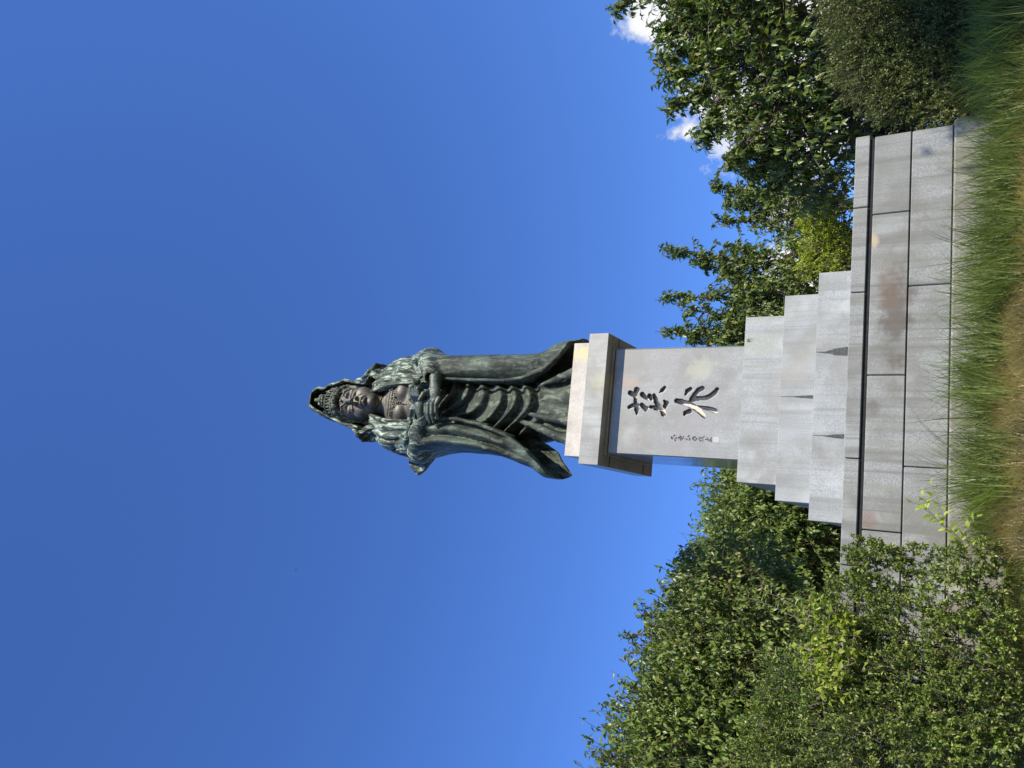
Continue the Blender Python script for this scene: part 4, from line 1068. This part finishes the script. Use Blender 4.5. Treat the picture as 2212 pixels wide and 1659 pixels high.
def stem_plant(name, label, cat, stems, leaf, mat, group=None, wr=.45, spread=.9, gap=.055, rad=.005, drop=0.25):
    """upright stems with alternate leaves; stems: lists of points from root to tip"""
    b = stems[0][0]
    root = empty(name, tuple(b), label, cat, group)
    P = []; D = []; L = []; paths = []
    for st in stems:
        st = [np.array(q, float) for q in st]; paths.append([(q, rad * (1 - .75 * i / max(1, len(st) - 1))) for i, q in enumerate(st)])
        side = 1; tot = 0
        for a, c in zip(st[:-1], st[1:]):
            v = c - a; ln = np.linalg.norm(v); u = v / ln; n = max(1, int(ln / gap))
            s = unit(np.cross(u, FW))
            for i in range(n):
                t = (i + random.random() * .5) / n; side = -side
                P.append(a + v * t); D.append(u * .45 + s * side * spread + rng.normal(size=3) * .18 + np.array([0, 0, -drop])); L.append(leaf * random.uniform(.75, 1.15))
        P.append(st[-1]); D.append(unit(st[-1] - st[-2]) + np.array([0, 0, -.1])); L.append(leaf * .8)
    P = np.array(P); D = np.array(D); L = np.array(L)
    N = np.array([0, 0, .8]) - FW * .6 + rng.normal(size=(len(P), 3)) * .3
    link('foliage', leaves_mesh('foliage', P, D, N, L, L * wr, .15, .2), mat, root)
    link('stem', limb_mesh('stem', paths, 5), twig_m, root, smooth=True)
    return root
Q = lambda x, y, Y: at(x, y, Y)
ys = -3.0
stem_plant('sapling', 'bright green young sapling with serrated leaves before the base, right of the hedge', 'sapling',
           [[Q(2125, 1190, ys), Q(2075, 1165, ys), Q(2050, 1140, ys), Q(2035, 1110, ys), Q(2022, 1070, ys), Q(2014, 1048, ys)],
            [Q(2075, 1165, ys), Q(2030, 1130, ys), Q(2005, 1105, ys), Q(1985, 1090, ys), Q(1972, 1085, ys)], [Q(2030, 1130, ys), Q(2005, 1100, ys), Q(1995, 1072, ys)],
            [Q(2090, 1175, ys), Q(2085, 1150, ys), Q(2110, 1120, ys + .05)]], 0.092, vine_bright, wr=.5, gap=.038)
for i, (x0, y0, x1, y1, lb) in enumerate([(1720, 1335, 1611, 1290, 'tallest narrow leaved weed shoot standing up out of the hedge, leftmost of three'),
                                          (1720, 1310, 1640, 1275, 'narrow leaved weed shoot rising from the hedge between two others'),
                                          (1700, 1420, 1615, 1408, 'narrow leaved weed shoot on the hedge below the broad leafy tree, apart from the pair')]):
    a = Q(x0, y0, -3.0); b = Q(x1, y1, -2.95); r0 = a.copy(); r0[2] = float(ground_z(a[0], a[1])) 
    stem_plant('weed_shoot', lb, 'weed', [[r0, a, (a + b) / 2 + [.02, 0, 0], b]], 0.075, cherry_far, 'weed shoots standing out of the hedge', wr=.2, gap=.03)

# ------------------------------------------------------------------ grass
def blades(name, P, H, lean, mat, w=0.006, segs=4, arch=0.5):
    n = len(P); az = rng.uniform(0, 2 * math.pi, n); dirs = np.stack([np.cos(az), np.sin(az), 0 * az], 1) * rng.uniform(.3, 1, n)[:, None] + lean
    side = unit(np.cross(dirs + 1e-6, [0, 0, 1.0])); V = []
    for i in range(segs + 1):
        t = i / segs
        c = P + np.array([0, 0, 1.0]) * (H * (t - 0.28 * arch * t ** 3))[:, None] + dirs * (H * arch * t ** 2)[:, None]
        ww = w * (1 - t ** 1.5) + 0.0006
        V += [c - side * ww / 2, c + side * ww / 2]
    V = np.stack(V, 1).reshape(-1, 3); b = np.arange(n)[:, None] * (2 * (segs + 1))
    F_ = np.concatenate([b + [2 * i, 2 * i + 1, 2 * i + 3, 2 * i + 2] for i in range(segs)])
    o = link(name, np_mesh(name, V, [F_]), mat); o['kind'] = 'stuff'; return o

m_grass = leaf_mat('green_grass_blade', (0.034, 0.066, 0.014), (0.235, 0.285, 0.080), rough=0.4, trans=0.35, yellow=(0.30, 0.26, 0.10))
m_dry = leaf_mat('dry_grass_blade', (0.09, 0.065, 0.03), (0.64, 0.52, 0.30), rough=0.6, trans=0.25)
m_short = leaf_mat('short_yellow_grass', (0.16, 0.20, 0.04), (0.34, 0.33, 0.10), rough=0.5, trans=0.3)
def tufts(n, xr, yr, per, rad, wfn=None):
    cx = rng.uniform(*xr, n); cy = rng.uniform(*yr, n)
    if wfn is not None:
        m = rng.random(n) < wfn(cx, cy); cx, cy = cx[m], cy[m]
    x = np.repeat(cx, per) + rng.normal(size=len(cx) * per) * rad; y = np.repeat(cy, per) + rng.normal(size=len(cx) * per) * rad
    return np.stack([x, y, ground_z(x, y) - .02], 1), np.repeat(rng.uniform(.75, 1.15, len(cx)), per)
def dens(x, y): return np.where(x > 0.9, .82, np.where(x > 0.1, .70, np.where((x > -.35) | (x < -.75), .62, .2)))
P, s = tufts(440, (-1.15, 5.4), (-3.35, -2.22), 40, 0.05, dens)
tid = np.repeat(np.arange(len(P) // 40), 40); tl = rng.normal(size=(len(P) // 40, 3)) * [.35, .22, 0]
H = s * 0.70 * np.clip(rng.normal(.85, .27, len(P)), .3, 1.35)
blades('green_grass', P, H, np.array([0.0, -0.18, 0]) + tl[tid], m_grass, 0.0115, 5, 0.55)
cx = np.array([-.22, -.34, -.60, -.98, -1.16, -1.3]); cy = np.array([-2.45, -2.75, -2.5, -2.5, -2.7, -2.4])
x = np.repeat(cx, 90) + rng.normal(size=540) * .05; y = np.repeat(cy, 90) + rng.normal(size=540) * .05
blades('green_grass', np.stack([x, y, ground_z(x, y) - .02], 1), rng.uniform(.3, .68, 540), np.array([0.0, -0.1, 0]), m_grass, 0.0115, 5, 0.75)
P, s = tufts(80, (-1.6, -0.6), (-2.8, -2.05), 40, 0.06)
blades('thin_grass', P, s * rng.uniform(.25, .5, len(P)), np.array([0.1, -0.2, 0]), m_grass, 0.007, 4, 0.5)
P, s = tufts(2600, (-1.6, 5.2), (-3.4, -2.5), 24, 0.06)
blades('dry_grass', P, s * rng.uniform(.08, .36, len(P)), np.array([0.0, -0.3, 0]), m_dry, 0.009, 3, 0.9)
P, s = tufts(900, (-3.6, -0.4), (-4.2, -1.95), 26, 0.07)
blades('short_grass', P, s * rng.uniform(.05, .16, len(P)), np.array([0.0, -0.3, 0]), m_short, 0.005, 3, 0.8)

# ------------------------------------------------------------------ bird
def make_bird():
    c = at(1164.5 * 2212 / 4032, 2242 * 2212 / 4032, 22.0)
    root = empty('flying_bird', tuple(c), 'tiny dark bird gliding alone in the open blue sky', 'bird')
    m = plain('dark_feathers', (0.03, 0.03, 0.035), 0.7)
    k = px_size(c, 1.0) * 1.3
    bm = bmesh.new()
    bmesh.ops.create_uvsphere(bm, u_segments=10, v_segments=8, radius=1.0)
    for v in bm.verts:
        t = v.co.z; tap = 1 - .55 * max(0, -t) - .25 * max(0, t)
        v.co = Vector((v.co.x * .9 * k * tap, v.co.y * .9 * k * tap, t * 3.2 * k)) + Vector(c)
    me = bpy.data.meshes.new('bird_body'); bm.to_mesh(me); bm.free(); link('body', me, m, root, smooth=True)
    for s in (-1, 1):
        V = []
        for z, x, ch in ((0, .3, 1.6), (.3, 2.0, 1.3), (-.3, 3.4, .5)):
            for dz, dy in ((ch / 2, 0), (0, .14), (-ch / 2, 0), (0, -.10)): V.append((c[0] + s * x * k, c[1] + dy * k - .1 * x * k, c[2] + (z + dz - .6) * k))
        F_ = [(4 * i + j, 4 * i + (j + 1) % 4, 4 * i + 4 + (j + 1) % 4, 4 * i + 4 + j) for i in range(2) for j in range(4)] + [(8, 9, 10, 11)]
        link('wing', np_mesh('wing', np.array(V), [np.array(F_)]), m, root)
    V = [(c[0] + dx * k, c[1] + dy * k, c[2] + dz * k) for dz, hw in ((-2.6, .35), (-4.0, .8)) for dx, dy in ((-hw, 0), (0, .12), (hw, 0), (0, -.12))]
    link('tail', np_mesh('tail', np.array(V), [np.array([(j, (j + 1) % 4, 4 + (j + 1) % 4, 4 + j) for j in range(4)] + [(4, 5, 6, 7)])]), m, root)
make_bird()
